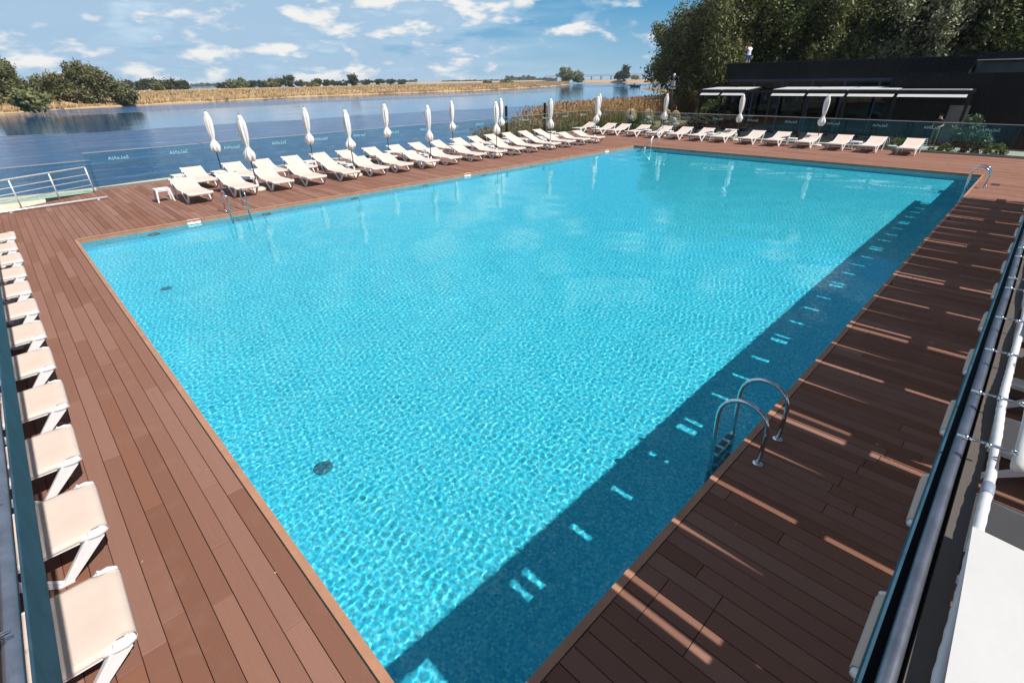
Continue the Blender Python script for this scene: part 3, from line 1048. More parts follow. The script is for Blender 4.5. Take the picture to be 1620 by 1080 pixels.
def build_pool_water():
    xs = [PX0]
    while xs[-1] < PX1:
        xs.append(xs[-1] + 0.0108 + 0.0017 * xs[-1])
    xs[-1] = PX1
    xs = np.array(xs)
    ys = [PY0]
    while ys[-1] < PY1:
        ys.append(ys[-1] + 0.0108 + 0.0011 * (ys[-1] - PY0))
    ys[-1] = PY1
    ys = np.array(ys)
    X, Y = np.meshgrid(xs, ys, indexing='ij')
    r = np.random.default_rng(5)
    Z = np.zeros_like(X)
    q = 70
    for i in range(q):
        lam = math.exp(r.uniform(math.log(0.037), math.log(0.135)))
        th = r.uniform(0, 2 * PI)
        kx, ky = 2 * PI / lam * math.cos(th), 2 * PI / lam * math.sin(th)
        # wave groups: each train swells and fades over a few metres
        g = 1 + 0.7 * np.sin(X * r.uniform(-1.2, 1.2) + Y * r.uniform(-1.2, 1.2) + r.uniform(0, 6.28))
        step = np.maximum(0.0108 + 0.0017 * X, 0.0108 + 0.0011 * (Y - PY0))
        g = g * np.clip(lam / (1.75 * step) - 0.45, 0, 1)
        Z += 0.00029 * (lam / 0.2) ** 1.75 / math.sqrt(q / 20) * g * np.sin(kx * X + ky * Y + r.uniform(0, 2 * PI))
    for i in range(8):
        lam = r.uniform(0.9, 2.4)
        th = r.uniform(0, 2 * PI)
        Z += 0.0008 * np.sin(2 * PI / lam * (math.cos(th) * X + math.sin(th) * Y) + r.uniform(0, 6.28))
    n, k = X.shape
    V = np.stack([X, Y, Z + WATER_Z], -1).reshape(-1, 3).astype(np.float32)
    idx = np.arange(n * k).reshape(n, k)
    F = np.stack([idx[:-1, :-1], idx[1:, :-1], idx[1:, 1:], idx[:-1, 1:]], -1).reshape(-1, 4).astype(np.int32)
    me = bpy.data.meshes.new('pool_water')
    me.vertices.add(len(V))
    me.vertices.foreach_set('co', V.ravel())
    me.loops.add(F.size)
    me.loops.foreach_set('vertex_index', F.ravel())
    me.polygons.add(len(F))
    me.polygons.foreach_set('loop_start', np.arange(0, F.size, 4, dtype=np.int32))
    me.polygons.foreach_set('use_smooth', np.ones(len(F), bool))
    me.update(calc_edges=True)
    me.materials.append(M['pool_water'])
    o = tag(link('pool_water', me), kind='structure')
    o.cycles.is_caustics_caster = True


build_pool_water()

# pool stairs in the far corner
st = tag(bpy.data.objects.new('pool_stairs', None), kind='structure')
COL.objects.link(st)
for i in range(9):
    z = -0.24 - i * 0.086
    x1 = PX1 - 0.004 - i * 0.34
    mb = MB()
    mb.box(x1 - 0.34, x1, -1.35, PY1 - 0.004, FLOOR_Z - 0.002 + i * 0.0001, z)
    o = mb.build('step', M['tile'], st)
    o.cycles.is_caustics_receiver = True
    mb = MB()
    mb.box(x1 - 0.341, x1 - 0.285, -1.348, PY1 - 0.006, z - 0.03, z + 0.004)
    no = mb.build('nosing', M['stair_nose'], o)
    no.cycles.is_caustics_receiver = True

# floor drains and wall lights
for i, (x, y) in enumerate(((0.82, -11.47), (0.89, -4.24))):
    t = thing('floor_drain', 'round dark drain cover on the pool floor ' + ('closest to the camera corner' if i == 0 else 'out towards the tall poolside ladder'), 'drain', (x, y, FLOOR_Z), 0, 'drains in the pool floor')
    mb = MB()
    mb.lathe([(0.11, 0.001), (0.11, 0.02), (0.095, 0.03), (0.02, 0.035)], 20)
    mb.build('cover', M['drain'], t).cycles.is_caustics_receiver = True
    for j in range(6):
        a = j * PI / 3
        m2 = MB()
        m2.bar((0.03 * math.cos(a), 0.03 * math.sin(a), 0.037), (0.085 * math.cos(a), 0.085 * math.sin(a), 0.034), 0.02, 0.012)
        m2.build('slot', M['ring'], t).cycles.is_caustics_receiver = True
for i in range(6):
    t = thing('pool_light', f'{ORD[i]} round steel ringed lamp in the pool wall counted from the ladder corner', 'pool light', (1.6 + 3.0 * i, PY1 - 0.012, -0.46), 0, 'lamps along the pool wall')
    mb = MB()
    mb.tube([(0.13 * math.cos(a), 0, 0.13 * math.sin(a)) for a in np.linspace(0, 2 * PI, 25)[:-1]], 0.016, 6, closed=True)
    mb.build('ring', M['ring'], t)
    mb = MB()
    mb.tube([(0, 0.009, 0), (0, -0.002, 0)], 0.12, 20)
    mb.build('lens', M['stair_nose'], t)

# ------------------------------------------------------------------ the deck
PITCH_B, BW = 0.15, 0.1435
deck = tag(bpy.data.objects.new('wooden_deck', None), kind='structure')
COL.objects.link(deck)


def deck_end(x):
    return 6.0 + (x + 0.75) * 0.64 if x < 1.35 else 7.62


boards = []          # x centre, y0, y1
HATCH = [(-15.26, -15.61)]


def fill(xa, xb, ya, yb):
    n = int(round((xb - xa) / PITCH_B))
    w = (xb - xa) / n
    for i in range(n):
        xc = xa + (i + 0.5) * w
        y1 = min(yb, deck_end(xc)) if yb > 5 else yb
        y = ya - rnd.uniform(0, 2.2)
        cuts = []
        while y < y1:
            y += rnd.choice((1.9, 2.2, 2.4, 2.4, 2.7))
            cuts.append(y)
        if yb < -14 and 1.42 < xc < 2.06:       # the access hatch
            cuts = [c for c in cuts if abs(c + 15.43) > 0.5] + [-15.61] + ([-15.26] if xc < 1.9 else [])
            cuts.sort()
        a = ya
        for c in cuts + [y1]:
            c = min(c, y1)
            if c - a > 0.12 and c > ya:
                boards.append((xc, a, c))
                a = c
            elif c > a:
                a = c


fill(-4.5, -0.06, -20.4, 7.62)
fill(-0.06, 25.06, 0.055, 7.62)
fill(25.06, 31.06, -20.4, 7.62)
fill(-0.06, 25.06, -20.4, -15.055)


def px_size(b):
    """how large a board shows: its distance to the camera, none if outside the frame"""
    c = Vector((b[0], (b[1] + b[2]) / 2, 0)) - CAM
    z = c.dot(_f)
    if z < 0.3:
        return 0
    px, py = 810 + FPX * c.dot(_r) / z, 540 - FPX * c.dot(_u) / z
    if not (-60 < px < 1680 and 0 < py < 1160):
        return 0
    hid = 1.0
    if b[0] < -1.75 and b[1] < 5:
        hid = 0.25
    if b[2] < -16.9:
        hid = 0.2
    return hid * (b[2] - b[1]) / z ** 2


order = sorted(range(len(boards)), key=lambda i: -px_size(boards[i]))
near = set(order[:292])
mb = MB()
mb.cbox(-BW / 2, BW / 2, -0.5, 0.5, -0.024, 0.0, 0.0025)
board_mesh = mb.mesh('board', M['board'])
far_mb = MB()
for i, (xc, a, c) in enumerate(boards):
    dz = rnd.uniform(-0.0012, 0.0012)
    gap = 0.0025
    if i in near:
        o = link('board', board_mesh, deck)
        o.location = (xc, (a + c) / 2, dz)
        o.scale = (1, c - a - 2 * gap, 1)
    else:
        far_mb.cbox(xc - BW / 2, xc + BW / 2, a + gap, c - gap, -0.024 + dz, dz, 0.0025)
tag(far_mb.build('boards_far', M['board_far'], deck), kind='stuff')
mb = MB()
for x0, x1, y0, y1 in ((-4.5, -0.052, -20.4, 4.2), (-0.052, 25.052, 0.052, 7.6), (25.052, 31.05, -20.4, 7.6), (-0.052, 25.052, -20.4, -15.052)):
    mb.box(x0, x1, y0, y1, -0.16, -0.045)
mb.build('deck_base', M['under'], deck)


def edge_trim(a, b, inward):
    """trim boards along one pool edge, hanging down over the wall"""
    a, b = Vector((*a, 0)), Vector((*b, 0))
    n = max(1, round((b - a).length / 2.5))
    w = Vector((*inward, 0))
    d = (b - a).normalized()
    for i in range(n):
        p, q = a + (b - a) * i / n + d * 0.002, a + (b - a) * (i + 1) / n - d * 0.002
        mb = MB()
        # lip, 5 cm wide, and fascia below it a little set back
        r = [p - w * 0.052, q - w * 0.052, q + w * 0.012, p + w * 0.012]
        if d.cross(w).z < 0:
            r = [r[1], r[0], r[3], r[2]]
        mb.hexa([v + Vector((0, 0, -0.022)) for v in r], [v + Vector((0, 0, 0.006)) for v in r])
        r = [p - w * 0.02, q - w * 0.02, q + w * 0.006, p + w * 0.006]
        if d.cross(w).z < 0:
            r = [r[1], r[0], r[3], r[2]]
        mb.hexa([v + Vector((0, 0, -0.108)) for v in r], [v + Vector((0, 0, -0.027)) for v in r])
        o = mb.build('edge_trim', M['trim'], deck)
        if i < 4 and inward[1] > 0:
            for s in (0.15, 0.85, 0.5):
                c = p + (q - p) * s - w * 0.02
                m2 = MB()
                m2.lathe([(0.006, 0.0055), (0.006, 0.0075)], 8, (c.x, c.y, c.z))
                m2.build('screw', M['screw'], o)


edge_trim((0, 0.0), (25, 0.0), (0, -1))
edge_trim((25, -0.02), (25, -14.98), (-1, 0))
edge_trim((25, -15.0), (0, -15.0), (0, 1))
edge_trim((0, -14.98), (0, -0.02), (1, 0))
# beam that closes the deck towards the garden
mb = MB()
mb.box(31.07, 31.2, -20.4, 7.6, -0.5, 0.05)
mb.build('deck_edge_beam', M['kerb'], deck)
mb = MB()
mb.box(1.4, 31.2, 7.63, 7.70, -0.5, -0.01)
mb.build('deck_edge_beam', M['kerb'], deck)
mb = MB()
mb.box(22.75, 23.15, -15.62, -15.40, 0.0015, 0.006)
tag(mb.build('skimmer_lid', M['under']), 'dark rectangular skimmer lid in the deck beside the far ladder', 'lid')


# ------------------------------------------------------------------ text
def text_mesh(body, size, mat_, extrude=0.0):
    cu = bpy.data.curves.new('lettering', 'FONT')
    cu.body = body
    cu.size = size
    cu.align_x = 'CENTER'
    cu.align_y = 'CENTER'
    cu.extrude = extrude
    cu.space_character = 1.15
    ob = bpy.data.objects.new('lettering', cu)
    COL.objects.link(ob)
    bpy.context.view_layer.update()
    me = bpy.data.meshes.new_from_object(ob.evaluated_get(bpy.context.evaluated_depsgraph_get()))
    bpy.data.objects.remove(ob)
    bpy.data.curves.remove(cu)
    me.materials.clear()
    me.materials.append(mat_)
    return me


LETTERS = text_mesh('SeLeNA', 0.17, M['print_white'])


# ------------------------------------------------------------------ glass fences
def glass_fence(name, label, p, q, z0, h0, h1, pane, letters=True, every=1, cap=0.022):
    """panels from p to q; the lettering is printed on the outer face, so from the pool it reads mirrored"""
    p, q = Vector((*p, 0)), Vector((*q, 0))
    d = (q - p).normalized()
    nrm = Vector((-d.y, d.x, 0))       # outwards
    t = thing(name, label, 'fence', (p.x, p.y, 0))
    n = max(1, round((q - p).length / pane))
    for i in range(n):
        a, b = (q - p) * (i / n) + d * 0.006, (q - p) * ((i + 1) / n) - d * 0.006
        ha, hb = h0 + (h1 - h0) * i / n, h0 + (h1 - h0) * (i + 1) / n
        mb = MB()
        e = nrm * 0.006
        vs = [a - e, b - e, b + e, a + e]
        mb.hexa([(v.x, v.y, z0) for v in vs], [(vs[0].x, vs[0].y, ha), (vs[1].x, vs[1].y, hb), (vs[2].x, vs[2].y, hb), (vs[3].x, vs[3].y, ha)])
        g = mb.build('glass_panel', M['glass'], t)
        if letters and i % every == 0:
            lo = link('lettering', LETTERS, g)
            c = (a + b) / 2 + nrm * 0.010
            lo.location = (c.x, c.y, (ha + hb) / 2 - 0.24)
            # faces outwards, reads correctly from outside
            lo.rotation_euler = Matrix((-d, Vector((0, 0, 1)), nrm)).transposed().to_euler()
    mb = MB()
    mb.bar((0, 0, h0 + cap * 0.4), (q.x - p.x, q.y - p.y, h1 + cap * 0.4), 0.036, cap)
    mb.build('top_rail', M['cap_rail'], t)
    mb = MB()
    mb.bar((0, 0, z0 + 0.05), (q.x - p.x, q.y - p.y, z0 + 0.05), 0.05, 0.09)
    mb.build('base_shoe', M['kerb'], t)
    return t


def flip(name, label, p, q, *a, **k):
    return glass_fence(name, label, p, q, *a, **k)


glass_fence('glass_fence', 'long glass fence with mirrored lettering between the river and sunbeds', (1.45, 7.72), (31.13, 7.72), -0.02, 1.26, 1.32, 2.0)
# garden side: outwards is +x, so run from far to near
glass_fence('glass_fence', 'glass fence with mirrored lettering in front of the black pavilion', (31.26, 7.72), (31.26, -17.5), -0.02, 1.32, 1.30, 2.12)
glass_fence('glass_fence', 'lower glass screen on the sand behind the steel ramp railing', (-5.5, 8.25), (1.62, 8.25), -0.3, 0.95, 0.97, 1.8, letters=False)
for i, (x, top) in enumerate(((22.55, 1.9), (26.12, 1.95))):
    t = thing('steel_post', 'tall black steel post at the glass fence ' + ('on the open water side' if i == 0 else 'in front of the tan reeds'), 'post', (x, 7.82, -0.3), 0, 'tall black posts at the glass fence')
    mb = MB()
    mb.box(-0.055, 0.055, -0.055, 0.055, 0, top + 0.3)
    mb.build('shaft', M['black_paint'], t)
    mb = MB()
    mb.box(-0.065, 0.065, -0.065, 0.065, top + 0.3, top + 0.33)
    mb.build('cap', M['black_paint'], t)
    mb = MB()
    mb.box(-0.14, 0.14, -0.14, 0.14, 0, 0.03)
    mb.build('base_plate', M['black_paint'], t)

# steel railing at the ramp
rl = thing('steel_railing', 'polished steel ramp railing with four horizontal bars on the deck edge', 'railing', (0, 0, 0))
R0, R1 = Vector((-5.2, 3.15, 0)), Vector((1.33, 7.33, 0))
for h, r in ((0.86, 0.026), (0.62, 0.015), (0.44, 0.015), (0.25, 0.015)):
    mb = MB()
    mb.tube([R0 + Vector((0, 0, h)), R1 + Vector((0, 0, h))], r, 10)
    mb.build('bar', M['brushed'], rl)
for s in (0.0, 0.235, 0.47, 0.685, 0.84, 1.0):
    p = R0 + (R1 - R0) * s
    mb = MB()
    mb.tube([p + Vector((0, 0, -0.03)), p + Vector((0, 0, 0.86))], 0.021, 10)
    mb.build('post', M['brushed'], rl)
kr = thing('kick_rail', 'low round steel rail lying along the deck before the ramp', 'rail', (0, 0, 0))
mb = MB()
mb.tube([(-5.2, 4.75, 0.06), (-1.25, 5.22, 0.06), (1.46, 5.5, 0.06)], 0.032, 10)
mb.build('pipe', M['brushed'], kr)
for x, y in ((-3.2, 4.99), (-1.0, 5.25), (1.2, 5.47)):
    mb = MB()
    mb.box(x - 0.03, x + 0.03, y - 0.03, y + 0.03, 0.0, 0.05)
    mb.build('bracket', M['brushed'], kr)


# ------------------------------------------------------------------ sunbeds
def make_sunbed():
    t = thing('sunbed', '', 'sunbed')
    # local: foot end at y = 0, head towards +y, on the ground
    path = [(-0.020, 0.268), (-0.042, 0.300), (-0.034, 0.336), (0.004, 0.353), (0.055, 0.352), (0.12, 0.351), (0.55, 0.338), (0.95, 0.336), (1.17, 0.345), (1.32, 0.392), (1.55, 0.478),
            (1.80, 0.572), (1.875, 0.600), (1.905, 0.597), (1.915, 0.575)]
    mb = MB()
    w = 0.325
    XS = (-1.0, -0.985, -0.9, -0.6, 0, 0.6, 0.9, 0.985, 1.0)

    def row(k):
        wk = 0.312 if k <= 4 else (0.352 if k < 13 else 0.318)
        return [q * wk for q in XS]

    xs = XS
    vs, fs = [], []
    for k, (yy, zz) in enumerate(path):
        for q, xx in zip(XS, row(k)):
            sag = (0.010 * (1 - q ** 2) if 5 <= k <= 11 else 0) + (0.034 if abs(q) == 1.0 and 5 <= k < 13 else 0) + (0.006 if abs(q) == 0.985 else 0)
            vs.append((xx, yy, zz - sag))
    nn = len(xs)
    for k in range(len(path) - 1):
        for j in range(nn - 1):
            fs.append((k * nn + j, k * nn + j + 1, (k + 1) * nn + j + 1, (k + 1) * nn + j))
    o0 = len(vs)
    for k, (yy, zz) in enumerate(path):
        y2, z2 = (yy + 0.004, zz) if k < 2 else (yy, zz - 0.006)
        for q, xx in zip(XS, row(k)):
            sag = (0.010 * (1 - q ** 2) if 5 <= k <= 11 else 0) + (0.034 if abs(q) == 1.0 and 5 <= k < 13 else 0) + (0.006 if abs(q) == 0.985 else 0)
            vs.append((xx * 0.99, y2, z2 - sag))
    for k in range(len(path) - 1):
        for j in range(nn - 1):
            fs.append((o0 + k * nn + j, o0 + (k + 1) * nn + j, o0 + (k + 1) * nn + j + 1, o0 + k * nn + j + 1))
        for j in (0, nn - 1):
            q = (k * nn + j, (k + 1) * nn + j, o0 + (k + 1) * nn + j, o0 + k * nn + j)
            fs.append(q if j == 0 else q[::-1])
    mb.add(vs, fs, True)
    mb.build('sling', M['sling'], t)
    fr = MB()
    for s in (-1, 1):
        x = s * 0.328
        pr = [(0.02, 0.316), (0.6, 0.312), (1.17, 0.318), (1.30, 0.360), (1.55, 0.454), (1.88, 0.580)]
        for (a, b) in zip(pr[:-1], pr[1:]):
            fr.bar((x, a[0], a[1]), (x, b[0], b[1]), 0.034, 0.05)
        # rounded corner pieces at foot and head
        fr.tube([(s * 0.300, -0.012, 0.312), (s * 0.332, -0.010, 0.316), (s * 0.345, 0.02, 0.322), (s * 0.346, 0.075, 0.320), (s * 0.342, 0.14, 0.312)], [0.022, 0.034, 0.036, 0.030, 0.016], 8)
        fr.tube([(s * 0.31, 1.90, 0.580), (s * 0.345, 1.895, 0.578), (s * 0.350, 1.84, 0.562)], [0.024, 0.030, 0.024], 8)
        fr.bar((x * 0.93, 1.56, 0.44), (x * 0.93, 1.12, 0.285), 0.02, 0.03)
    fr.tube([(-0.33, 0.0, 0.312), (0.33, 0.0, 0.312)], 0.026, 8)
    fr.tube([(-0.33, 1.89, 0.578), (0.33, 1.89, 0.578)], 0.022, 8)
    for yy in (0.66, 1.18):
        fr.bar((-0.33, yy, 0.292), (0.33, yy, 0.292), 0.05, 0.03)
    fr.build('frame', M['white_resin'], t)
    for s in (-1, 1):
        x = s * 0.350
        lg = MB()
        xi = x - s * 0.004
        lg.bar((x, 0.035, 0.322), (xi, 0.315, 0.012), 0.036, 0.105, (0, 1, 0), 0.034, 0.052)
        lg.bar((x, 0.70, 0.305), (xi, 0.345, 0.012), 0.030, 0.080, (0, 1, 0), 0.030, 0.048)
        lg.box(xi - 0.020, xi + 0.020, 0.275, 0.375, 0.0, 0.020)
        lg.build('leg', M['white_resin'], t)
        lg = MB()
        lg.bar((x, 1.74, 0.515), (xi, 1.50, 0.012), 0.034, 0.075, (0, 1, 0), 0.032, 0.05)
        lg.box(xi - 0.019, xi + 0.019, 1.455, 1.535, 0.0, 0.018)
        lg.build('leg', M['white_resin'], t)
    return t


bed0 = make_sunbed()
used = [False]


def bed(x, y, rz, label, group):
    rz += rnd.uniform(-0.02, 0.02)
    if not used[0]:
        used[0] = True
        bed0.location = (x, y, 0)
        bed0.rotation_euler = (0, 0, rz)
        tag(bed0, label, group=group)
        return bed0
    return dup(bed0, (x, y, 0), rz, label, group)


FRONTX = [3.47, 4.86, 6.12, 7.34, 8.72, 10.02, 11.2, 12.52, 13.82, 15.30, 16.6, 17.95, 19.25, 20.7, 22.0, 23.35, 24.65]
for i, x in enumerate(FRONTX):
    w = f'{ORD[i]} cream sunbed from the tall railing end in the row along the water\'s edge' if i else 'cream sunbed beside the lone white table at the start of the poolside row'
    bed(x, 2.07 + rnd.uniform(-.05, .05), 0, w, 'sunbeds in the poolside row')
BACKX = [4.52, 5.98, 7.12, 8.35, 9.6, 10.85, 12.2, 13.5, 14.8, 16.1, 17.5, 18.75, 20.05, 21.35, 22.7, 24.0]
for i, x in enumerate(BACKX):
    w = f'{ORD[i]} cream sunbed from the ramp end in the back row by the river fence' if i else 'cream sunbed at the ramp end of the back row by the river fence'
    bed(x - 0.15, 4.62 + rnd.uniform(-.05, .05), 0, w, 'sunbeds in the back row by the river fence')
FARY = [7.0, 5.35, 4.2, 2.75, 1.15, -0.2, -1.6, -3.0, -4.55, -5.9, -7.45, -8.9, -10.3, -11.83]
for i, y in enumerate(FARY):
    w = f'{ORD[i]} cream sunbed from the reed corner in the row before the pavilion fence' if i else 'cream sunbed in the reed corner of the row before the pavilion fence'
    if i == len(FARY) - 1:
        w = 'last cream sunbed of the pavilion row with bushes and open deck beside it'
    bed(28.5 + 0.045 * i, y, -PI / 2, w, 'sunbeds in the row before the pavilion')
for i in range(12):
    y = -12.84 + 1.17 * i
    w = f'{ORD[i]} cream sunbed from the bottom in the half shaded column on the plank side' if i else 'lowest and largest cream sunbed of the half shaded column at the plank side'
    bed(-1.07 + rnd.uniform(-.02, .02), y, PI / 2, w, 'sunbeds under the plank side canopy')
for i in range(12):
    x = 2.2 + 1.52 * i
    w = f'{ORD[i]} shaded sunbed from the front, its foot end showing under the white canopy' if i else 'shaded sunbed nearest the camera with its foot end under the white canopy'
    bed(x, -16.42, PI, w, 'shaded sunbeds under the white canopy')


# ------------------------------------------------------------------ side tables
def make_table():
    t = thing('side_table', '', 'table')
    mb = MB()
    w = 0.21
    mb.cbox(-w, w, -w, w, 0.375, 0.405, 0.010)
    mb.build('table_top', M['white_resin'], t)
    mb = MB()
    for s in (-1, 1):
        mb.bar((-w + 0.02, s * (w - 0.02), 0.355), (w - 0.02, s * (w - 0.02), 0.355), 0.02, 0.04)
        mb.bar((s * (w - 0.02), -w + 0.032, 0.355), (s * (w - 0.02), w - 0.032, 0.355), 0.02, 0.04)
    mb.build('apron', M['white_resin'], t)
    for sx in (-1, 1):
        for sy in (-1, 1):
            mb = MB()
            mb.bar((sx * (w - 0.03), sy * (w - 0.03), 0.374), (sx * (w + 0.015), sy * (w + 0.015), 0.0), 0.055, 0.05, (0, 1, 0), 0.036, 0.034)
            mb.build('leg', M['white_resin'], t)
    return t


tab0 = make_table()
TABLES = [
    (2.72, 3.55, 'white plastic side table alone at the start of the poolside row'),
    (3.85, 6.25, 'white plastic side table at the start of the back row'),
    (5.15, 5.95, 'white side table by the first back row umbrella'),
    (5.50, 3.72, 'white side table at the first poolside umbrella'),
    (8.75, 5.85, 'white side table by the second back row umbrella'),
    (9.36, 3.70, 'white side table at the second poolside umbrella'),
    (12.85, 5.95, 'white side table by the third back row umbrella'),
    (13.15, 3.7, 'white side table at the third poolside umbrella'),
    (16.8, 5.9, 'white side table by the fourth back row umbrella'),
    (17.25, 3.7, 'white side table at the fourth poolside umbrella'),
    (20.7, 5.9, 'white side table by the fifth back row umbrella'),
    (21.3, 3.7, 'white side table at the fifth poolside umbrella'),
    (25.0, 6.2, 'white side table at the end of the back row'),
    (29.6, 6.2, 'white side table in the reed corner of the pavilion row'),
    (29.55, 2.0, 'white side table among the pavilion row beds before the hanging chairs'),
    (29.6, 0.5, 'white side table behind the stair handrail in the pavilion row'),
    (29.7, -2.25, 'white side table where the first awning starts behind'),
    (29.75, -6.7, 'white side table between pavilion beds, umbrella one bed further on'),
    (30.0, -9.62, 'white side table between the last beds of the pavilion row'),
]
for i, (x, y, lab) in enumerate(TABLES):
    if i == 0:
        tab0.location = (x, y, 0)
        tag(tab0, lab, group='white side tables between the sunbeds')
    else:
        dup(tab0, (x, y, 0), rnd.uniform(-.12, .12), lab, 'white side tables between the sunbeds')


# ------------------------------------------------------------------ closed umbrellas
def umbrella_cloth(seed):
    r = random.Random(seed)
    prof = [(0.045, 1.02), (0.115, 1.03), (0.150, 1.10), (0.165, 1.18), (0.145, 1.27), (0.095, 1.38), (0.060, 1.46), (0.062, 1.50), (0.085, 1.58), (0.108, 1.72), (0.122, 1.90),
            (0.126, 2.06), (0.118, 2.20), (0.098, 2.30), (0.086, 2.33), (0.088, 2.335), (0.072, 2.39), (0.040, 2.445), (0.018, 2.46)]
    ph = [r.uniform(0, 6.28) for _ in range(4)]
    n = 32

    def fold(a, i):
        z = prof[i][1]
        amp = 0.34 if z < 1.3 else (0.08 if z < 1.55 else 0.24 if z < 2.25 else 0.10)
        return 1 + amp * (0.6 * math.sin(8 * a + ph[0] + z * 0.7) + 0.4 * math.sin(5 * a + ph[1] + z * 1.6)) + 0.06 * math.sin(2 * a + ph[2])

    mb = MB()
    mb.lathe(prof, n, fold=fold)
    vs = [list(v) for v in mb.v]
    for v in vs:
        if v[2] < 1.12:
            v[2] += 0.05 * math.sin(5 * math.atan2(v[1], v[0]) + ph[3])
    mb.v = [tuple(v) for v in vs]
    return mb.mesh('canopy_cloth', M['canvas'])


CLOTHS = [umbrella_cloth(k) for k in range(4)]


def make_umbrella():
    t = thing('umbrella', '', 'umbrella')
    mb = MB()
    mb.tube([(0, 0, 0.05), (0, 0, 2.47)], 0.019, 10)
    mb.build('pole', M['pole'], t)
    c = link('canopy_cloth', CLOTHS[0], t)
    mb = MB()
    mb.tube([(0.064 * math.cos(a), 0.064 * math.sin(a), 1.48) for a in np.linspace(0, 2 * PI, 17)[:-1]], 0.008, 6, closed=True)
    mb.build('tie_strap', M['canvas'], c)
    mb = MB()
    mb.lathe([(0.02, 2.455), (0.022, 2.475), (0.010, 2.50)], 8)
    mb.build('finial', M['pole'], t)
    b = MB()
    b.lathe([(0.27, 0.0), (0.28, 0.02), (0.28, 0.065), (0.262, 0.082), (0.05, 0.088)], 24)
    bo = b.build('base', M['stone'], t)
    b = MB()
    b.tube([(0, 0, 0.08), (0, 0, 0.36)], 0.027, 10)
    b.build('sleeve', M['brushed'], bo)
    return t


umb0 = make_umbrella()
UMB = [
    (5.52, 3.04, 'closed white umbrella at the ladder end of the poolside row'),
    (9.35, 3.04, 'second closed white umbrella along the poolside row'),
    (13.15, 3.03, 'third closed white umbrella along the poolside row'),
    (17.2, 3.0, 'fourth closed white umbrella of the poolside row, overlapping one behind'),
    (21.25, 3.0, 'fifth closed white umbrella of the poolside row, beside a tall black post'),
    (25.3, 3.0, 'closed white umbrella at the far end of the poolside row'),
    (5.50, 6.75, 'closed white umbrella at the ramp end of the back row'),
    (9.18, 6.4, 'second closed white umbrella in the back row by the river'),
    (12.95, 6.2, 'third closed white umbrella in the back row by the river'),
    (16.95, 6.2, 'fourth closed white umbrella in the back row by the river'),
    (20.7, 6.3, 'closed white umbrella tucked behind the fourth poolside one'),
    (29.6, 5.95, 'closed white umbrella in the reed corner before the fence'),
    (30.2, 1.30, 'closed white umbrella in front of the hanging egg chairs'),
    (30.6, -3.35, 'closed white umbrella in front of the first pavilion awnings'),
    (30.6, -7.66, 'closed white umbrella of the pavilion row closest to the bushes'),
]
for i, (x, y, lab) in enumerate(UMB):
    if i == 0:
        umb0.location = (x, y, 0)
        tag(umb0, lab, group='closed white umbrellas')
        o = umb0
    else:
        o = dup(umb0, (x, y, 0), rnd.uniform(0, 6.28), lab, 'closed white umbrellas')
        for ch in o.children:
            if ch.name.startswith('canopy_cloth'):
                ch.data = CLOTHS[i % 4]
    o.rotation_euler = (rnd.uniform(-.022, .022), rnd.uniform(-.022, .022), o.rotation_euler[2])


# ------------------------------------------------------------------ pool ladders, handrail, depth signs
def make_ladder(label, x, y, out, w=0.52):
    """out: +1 when the deck lies at larger y"""
    t = thing('pool_ladder', label, 'ladder', (x, y, 0), 0 if out > 0 else PI, 'steel pool ladders')
    # local: deck at +y, water at -y, edge at y = 0
    for s in (-1, 1):
        X = s * w / 2
        pts = [(X, 0.33, 0.0), (X, 0.335, 0.36)]
        for a in np.linspace(0, PI, 11):
            pts.append((X, 0.100 + 0.235 * math.cos(a), 0.375 + 0.235 * math.sin(a)))
        pts += [(X, -0.135, 0.3), (X, -0.10, -0.3), (X, -0.10, -0.86)]
        mb = MB()
        mb.tube(pts, 0.0215, 12)
        r = mb.build('rail', M['steel'], t)
        m2 = MB()
        m2.lathe([(0.052, 0.0005), (0.052, 0.010), (0.030, 0.022)], 20, (X, 0.33, 0))
        m2.build('flange', M['steel'], r)
        m2 = MB()
        m2.tube([(X, -0.10, -0.83), (X, -0.005, -0.83)], 0.024, 8)
        m2.build('bumper', M['rubber'], r)
    for z in (-0.20, -0.42, -0.64):
        mb = MB()
        mb.box(-w / 2 + 0.015, w / 2 - 0.015, -0.145, -0.06, z - 0.015, z + 0.012)
        tr = mb.build('tread', M['steel'], t)
        for k in (-1, 0, 1):
            m2 = MB()
            m2.box(k * 0.15 - 0.05, k * 0.15 + 0.05, -0.140, -0.065, z + 0.013, z + 0.017)
            m2.build('grip_pad', M['ring'], tr)
    return t


make_ladder('steel pool ladder in front of the first poolside sunbeds', 3.87, 0.09, 1)
make_ladder('steel pool ladder on the shaded side with a striped sunlit deck', 3.90, -14.90, -1)
make_ladder('steel pool ladder in the far shaded corner of the pool', 22.35, -14.95, -1)

hr = thing('stair_handrail', 'slanted steel handrail over the pool stairs', 'handrail', (0, 0, 0))
mb = MB()
mb.tube([(23.7, -1.12, -0.30), (25.62, -1.08, 0.80), (25.72, -1.08, 0.80), (25.76, -1.08, 0.72)], 0.023, 10)
mb.build('rail', M['steel'], hr)
for x, z0, z1 in ((24.35, -0.40, 0.08), (24.95, -0.24, 0.43), (25.68, 0.0, 0.78)):
    mb = MB()
    mb.tube([(x, -1.1, z0), (x, -1.1, z1)], 0.018, 10)
    mb.build('post', M['brushed'], hr)

